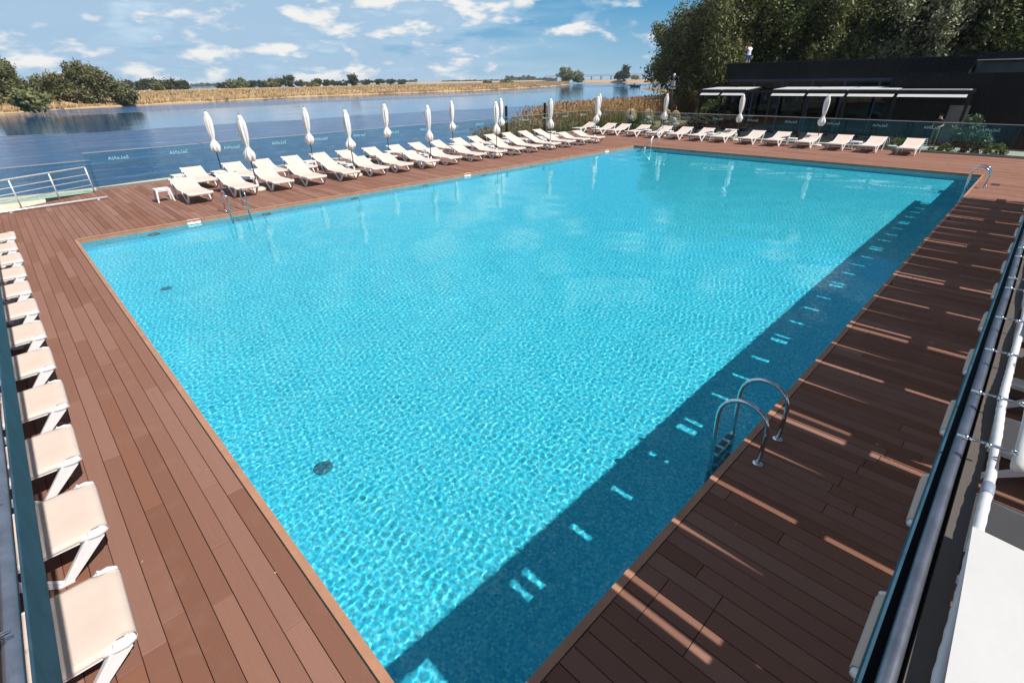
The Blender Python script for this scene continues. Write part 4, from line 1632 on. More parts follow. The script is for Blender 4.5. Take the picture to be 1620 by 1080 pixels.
SIGN = text_mesh('1.4m', 0.12, M['red_print'])
for i, (x, where) in enumerate(((2.62, 'near the poolside ladder'), (12.72, 'midway along its edge'), (22.4, 'by the pool stairs'))):
    t = thing('depth_sign', f'white depth sign reading 1.4m in red on the pool edge {where}', 'sign', (x, -0.016, -0.05), 0, 'depth signs on the pool edge')
    mb = MB()
    mb.hexa([(-0.165, -0.008, -0.055), (0.165, -0.008, -0.055), (0.165, 0.0, -0.055), (-0.165, 0.0, -0.055)],
            [(-0.165, 0.03, 0.062), (0.165, 0.03, 0.062), (0.165, 0.038, 0.062), (-0.165, 0.038, 0.062)])
    mb.build('plate', M['sign_white'], t)
    lo = link('lettering', SIGN, t)
    lo.location = (0, 0.006, 0.0)
    lo.rotation_euler = (math.radians(72), 0, 0)


# ------------------------------------------------------------------ shade canopies (frames and cloth)
ZP = 2.36          # height of the cloth


def cloth(x0a, x1a, x0b, x1b, ya, yb, parent, swap=False, sag=0.02, tube=True):
    """one cloth panel: front edge x0a..x1a at ya, back edge x0b..x1b at yb"""
    mb = MB()
    nx, ny = 6, 6
    vs = []
    ph = rnd.uniform(0, 6)
    for layer in (0, 1):
        for i in range(nx + 1):
            for j in range(ny + 1):
                u, v = i / nx, j / ny
                x = (x0a + (x1a - x0a) * u) * (1 - v) + (x0b + (x1b - x0b) * u) * v
                y = ya + (yb - ya) * v
                z = ZP - 4 * sag * v * (1 - v) + 0.004 * math.sin(9 * u + ph) * math.sin(PI * v) - layer * 0.003
                y += 0.012 * math.sin(PI * u) * (1 - v) * (1 if yb > ya else -1)
                vs.append((y, x, z) if swap else (x, y, z))
    k = (nx + 1) * (ny + 1)
    fs = []
    for i in range(nx):
        for j in range(ny):
            q = (i * (ny + 1) + j, (i + 1) * (ny + 1) + j, (i + 1) * (ny + 1) + j + 1, i * (ny + 1) + j + 1)
            fs += [q, tuple(k + c for c in q[::-1])]
    mb.add(vs, fs, True)
    o = mb.build('shade_cloth', M['tarp'], parent)
    if tube:
        m2 = MB()
        P = [(x0a + (x1a - x0a) * i / 6, ya + 0.012 * math.sin(PI * i / 6) * (1 if yb > ya else -1), ZP + 0.002) for i in range(7)]
        if swap:
            P = [(b, a, c) for a, b, c in P]
        m2.tube(P, 0.017, 8)
        m2.build('hem', M['tarp'], o)
    return o


def eyebolt(x, y0, y1, parent, swap=False):
    s = 1 if y1 > y0 else -1
    T = (lambda p: (p[1], p[0], p[2])) if swap else (lambda p: p)
    mb = MB()
    z = ZP + 0.012
    mb.tube([T((x, y0 - s * 0.02, z)), T((x + 0.01, y1 - s * 0.02, z))], 0.0045, 8)
    loop = [T((x + 0.01 + 0.014 * math.sin(a), y1 - 0.004 * s + s * (0.018 - 0.018 * math.cos(a)), z)) for a in np.linspace(0.2, 5.9, 12)]
    mb.tube(loop, 0.0045, 6)
    o = mb.build('eyebolt', M['steel'], parent)
    for yy in (y0, y0 + s * 0.055):
        m2 = MB()
        m2.tube([T((x, yy - 0.006, z)), T((x, yy + 0.006, z))], 0.0095, 6)
        m2.build('nut', M['steel'], o)
    return o


BEAMS = [2.15 + 3.05 * k for k in range(-1, 7)]
rc = thing('shade_canopy', 'white cloth canopy on a steel frame along the shaded side of the pool', 'canopy', (0, 0, 0))
YE = -16.271
mb = MB()
mb.box(-0.934, 20.72, YE + 0.003, YE + 0.009, 2.243, 2.30)
mb.build('edge_plate', M['plate'], rc)
mb = MB()
pts = [(-0.93 + i * 0.4, YE - 0.029 + 0.0015 * math.sin(i * 1.7), 2.300 + 0.002 * math.sin(i * 2.3)) for i in range(55)]
mb.tube(pts, 0.0160, 12)
mb.build('pipe', M['pipe'], rc)
mb = MB()
mb.box(-0.93, 20.72, YE - 0.0535, YE + 0.0025, 2.243, 2.262)
mb.build('channel_base', M['black_paint'], rc)  # black strip added so the gap round the pipe looks dark
mb = MB()
mb.box(-0.93, 20.72, YE - 0.094, YE - 0.054, 2.20, 2.305)
mb.build('front_beam', M['rust_bar'], rc)
mb = MB()
mb.box(-0.93, 20.72, -17.73, -17.61, 2.19, 2.325)
mb.build('middle_beam', M['rust_bar'], rc)
mb = MB()
mb.box(-0.93, 20.72, -20.05, -19.95, 2.19, 2.325)
mb.build('rear_beam', M['rust_bar'], rc)
for xb in BEAMS:
    for ya, yb in ((YE - 0.096, -17.608), (-17.732, -19.948)):
        mb = MB()
        mb.box(xb - 0.045, xb + 0.045, yb, ya, 2.22, 2.32)
        mb.build('cross_beam', M['rust_bar'], rc)
    for yy in (-17.67, -20.0):
        mb = MB()
        mb.box(xb - 0.05, xb + 0.05, yy - 0.05, yy + 0.05, 0.0, 2.188)
        mb.build('post', M['black_paint'], rc)
# cloth: the first bay is open between two panels, the others have two half bays each
cloth(-0.84, 0.79, -0.84, 0.80, -16.362, -17.645, rc, sag=0.03, tube=False)
cloth(1.14, 2.06, 1.14, 2.06, -16.425, -17.645, rc)
cloth(-0.84, 0.55, -0.84, 0.55, -17.695, -20.0, rc, tube=False)
cloth(0.62, 2.05, 0.62, 2.05, -17.695, -20.0, rc, tube=False)
for x in (1.19, 1.53, 1.95):
    eyebolt(x, -16.300, -16.41, rc)
for b0, b1 in zip(BEAMS[1:-1], BEAMS[2:]):
    mid = (b0 + b1) / 2
    for a, b in ((b0 + 0.045 + 0.085, mid - 0.027), (mid + 0.027, b1 - 0.045 - 0.085)):
        q = (a + b) / 2 + rnd.uniform(-.06, .06)
        wdt = rnd.uniform(0.02, 0.035)
        cloth(a, q - wdt, a, q + 0.006, -16.41, -17.645, rc)
        cloth(q + wdt, b, q + 0.008, b, -16.41, -17.645, rc)
        cloth(a, b, a, b, -17.695, -20.0, rc, tube=False)
        for x in (a + 0.09, q - 0.10, q + 0.10, b - 0.09):
            eyebolt(x, -16.300, -16.41, rc)
hs = thing('corrugated_hose', 'white corrugated hose lying along the canopy edge beside the camera', 'hose', (0, 0, 0))
pts = []
for i in range(150):
    x = -0.6 + i * 0.03
    y = -16.376 + 0.005 * math.sin(x * 4.1 + 0.6) + 0.002 * math.sin(x * 9)
    pts.append((x, y, 2.328 + 0.004 * math.sin(x * 9)))
mb = MB()
mb.tube(pts, [0.0136 if i % 2 else 0.0122 for i in range(150)], 10)
mb.build('tube', M['hose'], hs)
mb = MB()
seg = [p for p in pts if 0.98 < p[0] < 1.07]
mb.tube(seg, 0.0150, 10)
mb.build('tape', M['grey_tape'], hs)  # grey collar paints in the shaded stretch of the hose

lc = thing('shade_canopy', 'steel framed canopy with a blue plate edge over the plank side sunbeds', 'canopy', (0, 0, 0))
XE = -0.936
mb = MB()
mb.box(XE - 0.006, XE, -16.26, 3.0, 2.15, 2.30)
mb.build('edge_plate', M['plate'], lc)
mb = MB()
pts = [(XE - 0.029 + 0.0015 * math.sin(i * 1.7), -16.25 + i * 0.4, 2.300 + 0.002 * math.sin(i * 2.3)) for i in range(49)]
mb.tube(pts, 0.0180, 10)
mb.build('pipe', M['pipe'], lc)
mb = MB()
mb.box(XE - 0.094, XE - 0.058, -16.25, 3.0, 2.20, 2.305)
mb.build('front_beam', M['rust_bar'], lc)
mb = MB()
mb.box(-2.32, -2.20, -16.2, 3.0, 2.19, 2.325)
mb.build('middle_beam', M['rust_bar'], lc)
mb = MB()
mb.box(-4.65, -4.55, -16.2, 3.0, 2.19, 2.325)
mb.build('rear_beam', M['rust_bar'], lc)
for k in range(7):
    yb = -15.2 + 3.0 * k
    for xa, xb in ((-2.198, XE - 0.096), (-4.548, -2.322)):
        mb = MB()
        mb.box(xa, xb, yb - 0.045, yb + 0.045, 2.22, 2.32)
        mb.build('cross_beam', M['rust_bar'], lc)
    for xx in (-2.26, -4.6):
        mb = MB()
        mb.box(xx - 0.05, xx + 0.05, yb - 0.05, yb + 0.05, 0, 2.188)
        mb.build('post', M['black_paint'], lc)
    if k < 6:
        cloth(yb + 0.10, yb + 1.47, yb + 0.10, yb + 1.47, -1.09, -2.225, lc, swap=True)
        cloth(yb + 1.53, yb + 2.90, yb + 1.53, yb + 2.90, -1.09, -2.225, lc, swap=True)
        cloth(yb + 0.10, yb + 2.90, yb + 0.10, yb + 2.90, -2.29, -4.6, lc, swap=True, tube=False)
        for dy in (0.20, 0.73, 1.35, 1.65, 2.27, 2.8):
            eyebolt(yb + dy, XE - 0.029, XE - 0.145, lc, swap=True)

# ------------------------------------------------------------------ the black pavilion
pv = thing('pavilion', 'long low black ribbed pavilion with dark glass bays behind the pool', 'building', (0, 0, GROUND_Z))
GZ = -GROUND_Z


def zc(*z):
    return [q + GZ for q in z]


def ribbed(name, x, y0, y1, z0, z1, parent, pitch=0.16, depth=0.04, slant=0.0):
    """vertical trapezoid ribs on a wall facing -x; slant shifts the top of the lower-y end"""
    mb = MB()
    n = int((y1 - y0) / pitch)
    ys, xs_ = [], []
    for i in range(n):
        a = y0 + (y1 - y0) * i / n
        w = (y1 - y0) / n
        for f_, dd in ((0.0, 0), (0.35, 0), (0.45, depth), (0.9, depth)):
            ys.append(a + f_ * w)
            xs_.append(x + dd)
    ys.append(y1)
    xs_.append(x)
    vs = []
    for yy, xx in zip(ys, xs_):
        k = (yy - y0) / (y1 - y0)
        vs.append((xx, yy, z0))
        vs.append((xx, yy + slant * (1 - k), z1))
    fs = [(2 * i, 2 * i + 1, 2 * i + 3, 2 * i + 2) for i in range(len(ys) - 1)]
    mb.add(vs, fs)
    return mb.build(name, M['black_clad'], parent)


# main hall: shell, windows, fascia
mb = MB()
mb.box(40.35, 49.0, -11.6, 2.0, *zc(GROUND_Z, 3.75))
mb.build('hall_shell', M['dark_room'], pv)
ribbed('fascia', 39.6, -11.9, 2.0, *zc(3.17, 4.12), pv, slant=-0.28)
mb = MB()
mb.box(39.645, 49.0, 1.92, 2.0, *zc(3.17, 4.12))
mb.build('side_wall', M['black_clad'], pv)
mb = MB()
mb.hexa([(39.58, -12.2, 4.12 + GZ), (39.95, -12.2, 4.12 + GZ), (39.95, 2.02, 4.12 + GZ), (39.58, 2.02, 4.12 + GZ)],
        [(39.58, -12.2, 4.18 + GZ), (39.95, -12.2, 4.18 + GZ), (39.95, 2.02, 4.18 + GZ), (39.58, 2.02, 4.18 + GZ)])
mb.build('roof_edge', M['black_paint'], pv)
mb = MB()
mb.box(39.66, 49.0, -11.6, 1.9, *zc(3.752, 3.80))
mb.build('roof', M['black_paint'], pv)
mb = MB()
mb.box(39.66, 40.3, -11.6, 1.9, *zc(3.14, 3.168))
mb.build('soffit', M['black_paint'], pv)
nb = 7
for i in range(nb):
    y1 = 1.85 - i * 1.93
    y0 = y1 - 1.93
    mb = MB()
    mb.box(40.18, 40.24, y0 + 0.0, y0 + 0.09, *zc(-0.3, 3.13))
    mb.box(40.18, 40.24, y0 + 0.093, y1 - 0.003, *zc(2.98, 3.13))
    mb.box(40.18, 40.24, y0 + 0.093, y1 - 0.003, *zc(-0.3, -0.2))
    w = mb.build('window', M['mullion'], pv)
    mb = MB()
    mb.box(40.205, 40.215, y0 + 0.093, y1 - 0.003, *zc(-0.2, 2.98))
    mb.build('pane', M['window_glass'], w)
# front block and the rear plaster wall
ribbed('front_block_wall', 38.2, -22.0, -8.7, *zc(GROUND_Z, 3.28), pv, pitch=0.14, depth=0.035, slant=0.0)
mb = MB()
mb.box(38.17, 38.45, -22.0, -8.66, *zc(3.28, 3.33))
mb.build('front_block_edge', M['black_paint'], pv)
mb = MB()
mb.box(38.26, 45.0, -22.0, -8.72, *zc(GROUND_Z, 3.24))
mb.build('front_block', M['black_clad'], pv)
mb = MB()
mb.box(44.5, 50.0, -22.0, -11.7, *zc(3.25, 4.05))
mb.build('rear_wall', M['plaster'], pv)
mb = MB()
mb.box(44.0, 50.2, -22.0, -11.65, *zc(4.05, 4.42))
mb.build('rear_roof', M['black_paint'], pv)
mb = MB()
mb.box(43.98, 44.02, -22.0, -11.65, *zc(3.99, 4.04))
mb.build('rear_gutter', M['cap_rail'], pv)
mb = MB()
mb.box(38.15, 38.19, -12.75, -11.85, *zc(-0.25, 1.75))
d_ = mb.build('door', M['plaster'], pv)
mb = MB()
mb.box(38.135, 38.148, -12.7, -12.66, *zc(0.6, 0.9))
mb.build('handle', M['brushed'], d_)

# pergola with awnings
pg = thing('pergola', 'black steel pergola with white awnings in front of the pavilion', 'pergola', (0, 0, GROUND_Z))
PYS = [2.3, 0.77, -0.94, -2.59, -4.76, -6.96, -9.44, -12.67]
for y in PYS:
    mb = MB()
    mb.box(36.73, 36.87, y - 0.07, y + 0.07, 0, 2.38 + GZ)
    mb.build('post', M['black_paint'], pg)
    mb = MB()
    mb.bar((36.88, y, 2.44 + GZ), (39.55, y, 2.62 + GZ), 0.09, 0.12)
    mb.build('rafter', M['black_paint'], pg)
mb = MB()
mb.box(36.72, 36.872, -12.75, 2.38, *zc(2.382, 2.50))
mb.build('front_beam', M['black_paint'], pg)
mb = MB()
mb.box(39.55, 39.65, -12.75, 2.38, *zc(2.55, 2.70))
mb.build('rear_beam', M['black_paint'], pg)
for i, (a, b) in enumerate(zip(PYS[:-1], PYS[1:])):
    if i not in (2,):
        mb = MB()
        x1 = (39.4, 39.4, 0, 39.4, 39.4, 39.2, 37.6)[i]
        zz = 2.52 + GZ
        t_ = (x1 - 36.75) / 2.7
        mb.hexa([(36.74, b + 0.06, zz), (x1, b + 0.06, zz + 0.09 * t_), (x1, a - 0.06, zz + 0.09 * t_), (36.74, a - 0.06, zz)],
                [(36.74, b + 0.06, zz + 0.05), (x1, b + 0.06, zz + 0.13 * t_ + .01), (x1, a - 0.06, zz + 0.13 * t_ + .01), (36.74, a - 0.06, zz + 0.05)])
        mb.build('awning_roof', M['tarp'], pg)
        mb = MB()
        mb.hexa([(36.40, b + 0.09, 2.20 + GZ), (36.42, b + 0.09, 2.20 + GZ), (36.42, a - 0.09, 2.20 + GZ), (36.40, a - 0.09, 2.20 + GZ)],
                [(36.69, b + 0.09, 2.33 + GZ), (36.72, b + 0.09, 2.33 + GZ), (36.72, a - 0.09, 2.33 + GZ), (36.69, a - 0.09, 2.33 + GZ)])
        mb.build('awning_valance', M['tarp'], pg)

# paths and garden bed
mb = MB()
mb.box(34.7, 40.1, -22, 3.4, GROUND_Z - 0.1, GROUND_Z + 0.05)
tag(mb.build('pavilion_path', M['path']), kind='structure')
mb = MB()
mb.box(31.3, 34.69, -22, -15.0, GROUND_Z - 0.1, GROUND_Z + 0.04)
mb.box(34.0, 34.69, -14.99, 7.0, GROUND_Z - 0.1, GROUND_Z + 0.04)
tag(mb.build('side_path', M['path']), kind='structure')
k = 2600
sx, sy = rng.uniform(31.4, 34.0, k), rng.uniform(-14.9, 3.0, k)
k2 = 2200
sx = np.concatenate([sx, rng.uniform(34.2, 44, k2)])
sy = np.concatenate([sy, rng.uniform(3.5, 7.0, k2)])
pts = np.stack([sx, sy, np.full(len(sx), GROUND_Z + 0.09)], 1)
tag(link('bark_mulch', quads_mesh('bark_mulch', leaf_quads(pts, 0.13, 1.4, 0.0), M['mulch'])), kind='stuff')

# bushes and small pine in the bed
def bush(name, label, x, y, r, h, n, leaf, size, cat='bush', z=GROUND_Z):
    t = thing(name, label, cat, (x, y, z))
    pts, _ = crown_points([(0, 0, h * 0.55, r, r, h * 0.5)], n, max(20, n // 16), r * 0.16, 0.75)
    pts[:, 2] = np.maximum(pts[:, 2], 0.03)
    link('foliage', quads_mesh('foliage', leaf_quads(pts, size, 1.4, 0.0), M[leaf]), t)
    mb = MB()
    mb.tube([(0, 0, -0.1), (0.02, 0.01, h * 0.6)], [0.03, 0.012], 6)
    mb.build('stem', M['bark'], t)
    return t


bush('round_bush', 'round clipped bush between the last sunbed and the small pine', 32.4, -12.95, 0.34, 0.60, 900, 'leaf_bush', 0.06)
bush('round_bush', 'round clipped bush in front of the pale paving', 32.4, -14.75, 0.42, 0.72, 1100, 'leaf_bush', 0.06)
bush('round_bush', 'bright green bush behind the last but one pavilion sunbed', 33.2, -10.9, 0.45, 0.75, 1000, 'leaf_bush', 0.06)
bush('round_bush', 'low yellow green bush beside the wire chair', 32.5, -10.25, 0.45, 0.55, 1000, 'leaf_bush', 0.06)
bush('low_shrub', 'loose dark shrub growing round the foot of the small pine', 33.0, -13.8, 0.4, 0.5, 600, 'leaf_dark', 0.07)
bush('low_shrub', 'thin grassy shrub next to the last pavilion sunbed', 32.0, -12.4, 0.3, 0.5, 500, 'leaf_bush', 0.05)
bush('low_shrub', 'grey green shrub below the hanging chairs', 33.6, 4.6, 0.7, 0.8, 1100, 'leaf_willow', 0.09)
bush('low_shrub', 'green shrub beside the egg chair path', 35.0, 6.4, 0.8, 0.8, 1100, 'leaf_dark', 0.09)
bush('low_shrub', 'dense dark shrub behind the single egg chair', 44.5, 4.3, 1.5, 1.5, 2400, 'leaf_dark', 0.13)
bush('low_shrub', 'dark shrub at the foot of the pale willow', 49.0, 6.2, 1.6, 1.7, 2400, 'leaf_dark', 0.14)
bush('low_shrub', 'small shrub at the pergola corner post', 40.5, 4.2, 0.7, 0.8, 1000, 'leaf_dark', 0.09)
t = thing('small_pine', 'small bushy pine behind the glass fence lettering', 'tree', (33.3, -13.6, GROUND_Z))
lob = [(0, 0, 0.85, 0.55, 0.55, 0.45), (0.1, 0.15, 1.25, 0.35, 0.35, 0.35), (-0.05, -0.35, 0.75, 0.4, 0.35, 0.3), (0, 0.3, 0.8, 0.35, 0.35, 0.3)]
pts, _ = crown_points(lob, 3200, 110, 0.09, 0.5)
link('crown', quads_mesh('crown', leaf_quads(pts * 1.18, 0.055, 2.6, 0.0), M['leaf_small_pine']), t)
mb = MB()
mb.tube([(0, 0, -0.1), (0.02, 0.02, 0.7), (0.05, 0.1, 1.4)], [0.05, 0.04, 0.012], 7)
mb.build('trunk', M['bark_pine'], t)


def garden_stones():
    for i in range(9):
        mb = MB()
        r = rnd.uniform(0.07, 0.14)
        n = 7
        prof = [(r * 0.8, 0), (r, r * 0.3), (r * 0.75, r * 0.75), (r * 0.2, r * 0.9)]
        ph = rnd.uniform(0, 6)
        mb.lathe(prof, n, fold=lambda a, k: 1 + 0.22 * math.sin(2 * a + ph) + 0.1 * math.sin(3 * a + k))
        o = mb.build('garden_stone', M['stone'])
        o.location = (rnd.uniform(31.9, 32.5), -13.3 - i * 0.17 + rnd.uniform(-.05, .05), GROUND_Z + 0.05)
        tag(o, f'{ORD[i]} pale garden stone in the mulch counted from the small pine', 'stone', 'pale stones by the small pine')


garden_stones()


def wire_chair(label, x, y, rz):
    t = thing('wire_chair', label, 'chair', (x, y, GROUND_Z), rz, 'white wire chairs behind the fence')
    for sx in (-1, 1):
        for sy in (-1, 1):
            mb = MB()
            mb.tube([(sx * 0.19, sy * 0.19, 0.44), (sx * 0.22, sy * 0.23, 0)], 0.010, 6)
            mb.build('leg', M['white_resin'], t)
    mb = MB()
    mb.cbox(-0.21, 0.21, -0.21, 0.21, 0.44, 0.462, 0.006)
    mb.build('seat', M['white_resin'], t)
    mb = MB()
    mb.tube([(-0.2, 0.2, 0.46), (-0.21, 0.26, 0.84), (0.21, 0.26, 0.84), (0.2, 0.2, 0.46)], 0.011, 6)
    for z in (0.56, 0.66, 0.75):
        mb.tube([(-0.2, 0.2 + (z - .46) * .16, z), (0.2, 0.2 + (z - .46) * .16, z)], 0.007, 6)
    mb.build('backrest', M['white_resin'], t)
    return t


wire_chair('white wire chair behind the second last pavilion sunbed', 32.3, -10.75, 0.4)
wire_chair('white wire chair just behind the last pavilion sunbed', 32.3, -12.2, -0.5)


def egg_chair(label, x, y, rz):
    t = thing('egg_chair', label, 'hanging chair', (x, y, GROUND_Z), rz, 'hanging egg chairs in the garden')
    mb = MB()
    mb.tube([(0.45 * math.cos(a), 0.45 * math.sin(a), 0.02) for a in np.linspace(0, 2 * PI, 25)[:-1]], 0.022, 6, closed=True)
    mb.tube([(0, 0.45, 0.02), (0, 0.62, 0.6), (0, 0.60, 1.4), (0, 0.40, 1.86), (0, 0.12, 1.93), (0, 0.0, 1.82)], 0.026, 8)
    mb.build('stand', M['black_paint'], t)
    mb = MB()
    mb.tube([(0, 0, 1.82), (0, 0, 1.58)], 0.008, 6)
    mb.build('chain', M['brushed'], t)
    mb = MB()
    # open egg of woven rings and ribs, opening towards -y
    for k in range(13):
        a = -1.0 + 2.5 * k / 12
        z = 1.0 + 0.58 * math.sin(a)
        r = 0.43 * math.cos(a) if a < PI / 2 else 0.0
        if r < 0.05:
            continue
        mb.tube([(r * math.sin(u), r * math.cos(u) * 0.85, z) for u in np.linspace(-1.9, 1.9, 15)] if z > 0.78 else [(r * math.sin(u), r * math.cos(u) * 0.85, z) for u in np.linspace(-PI, PI, 19)], 0.013, 5)
    for u in np.linspace(-1.9, 1.9, 11):
        mb.tube([(0.43 * math.cos(a) * math.sin(u), 0.43 * math.cos(a) * math.cos(u) * 0.85, 1.0 + 0.58 * math.sin(a)) for a in np.linspace(-1.0, 1.5, 9)], 0.011, 5)
    mb.build('basket', M['wicker'], t)
    mb = MB()
    mb.lathe([(0.20, 0.55), (0.33, 0.60), (0.35, 0.68), (0.28, 0.74), (0.05, 0.76)], 16)
    c = mb.build('cushion', M['cushion'], t)
    mb = MB()
    mb.lathe([(0.05, 0.76), (0.2, 0.80), (0.24, 0.95), (0.18, 1.1), (0.04, 1.14)], 12, (0, 0.16, 0))
    mb.build('back_cushion', M['cushion'], c)
    return t


egg_chair('wicker egg chair on a black stand, first from the reed corner', 35.6, 7.35, 2.2)
egg_chair('wicker egg chair standing close behind the first one', 36.6, 7.9, 2.0)
egg_chair('wicker egg chair with its black arched pole against the tan reeds', 36.6, 6.35, 2.4)
egg_chair('wicker egg chair by itself beside the closed umbrella', 35.8, 3.55, 1.3)
egg_chair('wicker egg chair half hidden behind the closed umbrella', 37.0, 5.0, 1.6)

# lamp post
t = thing('lamp_post', 'slim lamp post with stacked grey boxes before the pale willow', 'lamp post', (44.0, 8.6, GROUND_Z))
mb = MB()
mb.tube([(0, 0, 0), (0, 0, 2.95)], [0.055, 0.045], 8)
mb.build('mast', M['black_paint'], t)
mb = MB()
mb.box(-0.13, 0.13, -0.13, 0.13, 3.02, 3.45)
mb.build('box', M['lamp_grey'], t)
mb = MB()
mb.tube([(0, 0, 3.45), (0, 0, 3.6)], 0.03, 8)
mb.tube([(0, 0, 3.6), (0, 0, 4.02)], 0.09, 10)
mb.build('lamp_head', M['lamp_grey'], t)
mb = MB()
mb.bar((-0.28, 0.1, 2.86), (0.28, -0.1, 2.86), 0.10, 0.09)
mb.build('floodlight', M['lamp_grey'], t)


# ------------------------------------------------------------------ people
def person(label, loc, rz, joints, radii, edges, hair_pts, zones, mats, extra=None):
    t = thing('person', label, 'person', loc, rz)
    me = bpy.data.meshes.new('body')
    me.from_pydata(joints, edges, [])
    o = link('body', me, t)
    o.modifiers.new('skin', 'SKIN')
    sv = me.skin_vertices[0].data
    for v, r in zip(sv, radii):
        v.radius = (r, r * 0.85) if not isinstance(r, tuple) else r
    sv[0].use_root = True
    sb = o.modifiers.new('sub', 'SUBSURF')
    sb.levels = sb.render_levels = 2
    bpy.context.view_layer.update()
    m2 = bpy.data.meshes.new_from_object(o.evaluated_get(bpy.context.evaluated_depsgraph_get()))
    o.modifiers.clear()
    o.data = m2
    m2.materials.clear()
    for m in mats:
        m2.materials.append(m)
    for p in m2.polygons:
        p.use_smooth = True
        p.material_index = zones(p.center)
    mb = MB()
    cx, cy, cz, r = hair_pts
    mb.lathe([(r * 0.75, -0.06), (r * 1.02, 0.0), (r * 0.95, r * 0.6), (r * 0.55, r * 1.02), (r * 0.1, r * 1.15)], 14, (cx, cy + 0.025, cz))
    mb.build('hair', extra, t)
    return t


J = [(0, 0, 0.90), (0, 0.0, 1.08), (0, 0.0, 1.25), (0, 0.0, 1.38), (0, -0.01, 1.46), (0, -0.02, 1.56), (0, -0.02, 1.64),
     (0.10, 0, 0.86), (0.11, -0.01, 0.48), (0.11, 0.03, 0.08), (0.11, -0.10, 0.03),
     (-0.10, 0, 0.86), (-0.11, 0.01, 0.48), (-0.11, 0.03, 0.08), (-0.11, -0.10, 0.03),
     (0.17, 0, 1.35), (0.24, 0.02, 1.10), (0.19, -0.20, 1.02), (0.12, -0.27, 1.04),
     (-0.17, 0, 1.35), (-0.24, 0.02, 1.10), (-0.19, -0.20, 1.02), (-0.12, -0.27, 1.04)]
E_ = [(0, 1), (1, 2), (2, 3), (3, 4), (4, 5), (5, 6), (0, 7), (7, 8), (8, 9), (9, 10), (0, 11), (11, 12), (12, 13), (13, 14), (3, 15), (15, 16), (16, 17), (17, 18), (3, 19), (19, 20), (20, 21), (21, 22)]
RR = [0.14, 0.13, 0.15, 0.13, 0.05, 0.09, 0.075, 0.085, 0.058, 0.042, 0.035, 0.085, 0.058, 0.042, 0.035, 0.06, 0.045, 0.036, 0.038, 0.06, 0.045, 0.036, 0.038]


def zone_dark(c):
    if c.z > 1.43 or (abs(c.x) > 0.17 and c.z < 1.18 and c.z > 0.95) or c.y < -0.14 and c.z > 0.9:
        return 0
    return 1 if c.z > 0.93 else 2


person('person in a black top and olive trousers standing at the pavilion door', (37.4, -11.72, GROUND_Z + 0.05), -1.9, J, RR, E_, (0, -0.02, 1.61, 0.105), zone_dark, [M['skin'], M['black_shirt'], M['grey_trousers']], M['hair_dark'])
J2 = list(J)
J2[15:19] = [(0.17, 0, 1.36), (0.25, -0.12, 1.22), (0.16, -0.28, 1.42), (0.10, -0.30, 1.52)]
J2[19:23] = [(-0.17, 0, 1.36), (-0.25, -0.12, 1.22), (-0.16, -0.28, 1.42), (-0.10, -0.30, 1.52)]


def zone_roof(c):
    if c.z > 1.42 or c.z < 0.62 or abs(c.x) > 0.19 and c.z > 1.0 or c.y < -0.16:
        return 0
    return 1 if c.z > 0.93 else 2


person('person in a white shirt and blue shorts standing on the pavilion roof', (42.0, 1.55, 3.80), 2.6, J2, RR, E_, (0, -0.02, 1.61, 0.105), zone_roof, [M['skin'], M['white_shirt'], M['blue_shorts']], M['hair'])

# ------------------------------------------------------------------ boat and bridge far off
x, y = at(1005, 285)
t = thing('motor_boat', 'small dark motor boat with a rider out on the river', 'boat', (x, y, -0.8), math.radians(120))
mb = MB()
secs = []
for u, wv, zk, zd in ((-2.4, 0.85, -0.1, 0.75), (-0.8, 1.0, -0.15, 0.8), (0.9, 0.85, -0.1, 0.9), (2.1, 0.4, 0.05, 1.05), (2.7, 0.03, 0.5, 1.15)):
    secs.append([(u, -wv, zd), (u, -wv * 0.7, zk), (u, wv * 0.7, zk), (u, wv, zd)])
vs = [p for s_ in secs for p in s_]
fs = [(4 * i + j, 4 * i + 4 + j, 4 * i + 5 + j, 4 * i + 1 + j) for i in range(4) for j in range(3)] + [(0, 1, 2, 3)] + [(4 * i, 4 * i + 3, 4 * i + 7, 4 * i + 4) for i in range(4)]
mb.add(vs, fs)
mb.build('hull', M['boat'], t)
mb = MB()
mb.hexa([(0.1, -0.6, 0.8), (0.9, -0.5, 0.9), (0.9, 0.5, 0.9), (0.1, 0.6, 0.8)], [(0.0, -0.5, 1.35), (0.35, -0.45, 1.4), (0.35, 0.45, 1.4), (0.0, 0.5, 1.35)])
mb.build('windscreen', M['dark_room'], t)
mb = MB()
mb.box(-2.75, -2.4, -0.22, 0.22, 0.1, 1.15)
mb.build('outboard_motor', M['black_paint'], t)
Jb = [(0, 0, 0.5), (0, 0, 0.75), (0, 0, 0.95), (0, 0, 1.05), (0, 0, 1.16), (0, 0, 1.28), (0.1, -0.25, 0.5), (-0.1, -0.25, 0.5), (0.1, -0.4, 0.1), (-0.1, -0.4, 0.1), (0.2, -0.1, 0.9), (0.2, -0.35, 0.75), (-0.2, -0.1, 0.9), (-0.2, -0.35, 0.75)]
person('person in dark clothes seated in the motor boat', (x - 0.3, y + 0.3, -0.05), math.radians(30), Jb, [0.16, 0.16, 0.17, 0.12, 0.07, 0.10, 0.09, 0.09, 0.05, 0.05, 0.06, 0.045, 0.06, 0.045],
       [(0, 1), (1, 2), (2, 3), (3, 4), (4, 5), (0, 6), (0, 7), (6, 8), (7, 9), (2, 10), (10, 11), (2, 12), (12, 13)], (0, 0, 1.24, 0.11), lambda c: 0 if c.z > 1.1 else 1, [M['skin'], M['black_shirt']], M['hair_dark'])

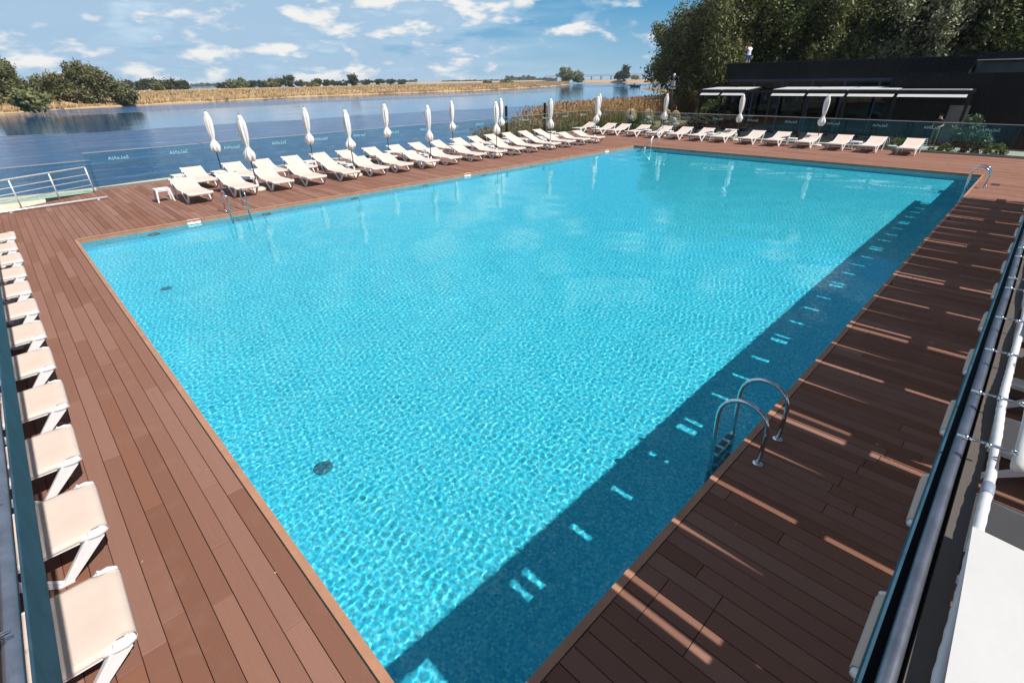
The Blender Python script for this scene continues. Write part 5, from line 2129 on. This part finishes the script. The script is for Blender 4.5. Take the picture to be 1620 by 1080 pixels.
a = Vector((*at(862, 2900), 0))
b = Vector((*at(1085, 2300), 0))
br = thing('road_bridge', 'long pale blue bridge on piers across the horizon', 'bridge', (a.x, a.y, -0.8))
v = b - a
mb = MB()
mb.bar((0, 0, 13.0), (v.x, v.y, 13.0), 12, 1.6)
mb.build('bridge_deck', M['bridge'], br)
mb = MB()
npan = 46
for i in range(npan):
    p, q = v * (i / npan), v * ((i + 1) / npan)
    mb.bar((p.x, p.y, 13.9), ((p.x + q.x) / 2, (p.y + q.y) / 2, 19.4), 0.9, 0.9)
    mb.bar(((p.x + q.x) / 2, (p.y + q.y) / 2, 19.4), (q.x, q.y, 13.9), 0.9, 0.9)
mb.bar((0, 0, 19.9), (v.x, v.y, 19.9), 1.2, 1.0)
tag(mb.build('truss', M['bridge'], br), kind='stuff')
for i in range(14):
    p = v * ((i + 0.5) / 14)
    mb = MB()
    mb.box(p.x - 2.5, p.x + 2.5, p.y - 2.5, p.y + 2.5, 0, 12.1)
    mb.build('pier', M['bridge'], br)

# a few bits of leaf litter on the planks
k = 46
lx_ = np.concatenate([rng.uniform(-1.0, -0.08, 22), rng.uniform(0.6, 6.0, 14), rng.uniform(0.5, 12.0, 10)])
ly_ = np.concatenate([rng.uniform(-14.6, -1.0, 22), rng.uniform(-16.3, -15.1, 14), rng.uniform(0.2, 1.9, 10)])
pts = np.stack([lx_, ly_, np.full(k, 0.009)], 1)
LQ = leaf_quads(pts, 0.014, 1.8, 0.0)
LQ[:, :, 2] = 0.006 + 0.006 * rng.random((k, 4))
tag(link('leaf_litter', quads_mesh('leaf_litter', LQ, M['reed_tan'])), kind='stuff')

# ------------------------------------------------------------------ air
hm = bpy.data.materials.new('haze')
hm.use_nodes = True
ht = hm.node_tree
ht.nodes.clear()
ho = N(ht, 'ShaderNodeOutputMaterial')
pv_ = N(ht, 'ShaderNodeVolumePrincipled')
pv_.inputs['Color'].default_value = (0.80, 0.90, 1.0, 1)
pv_.inputs['Density'].default_value = 0.00011
pv_.inputs['Anisotropy'].default_value = 0.0
L(ht, pv_.outputs[0], ho.inputs['Volume'])
mb = MB()
mb.box(-4600, 4600, -4600, 4600, -4.2, 26.0)
tag(mb.build('haze', hm), kind='stuff')
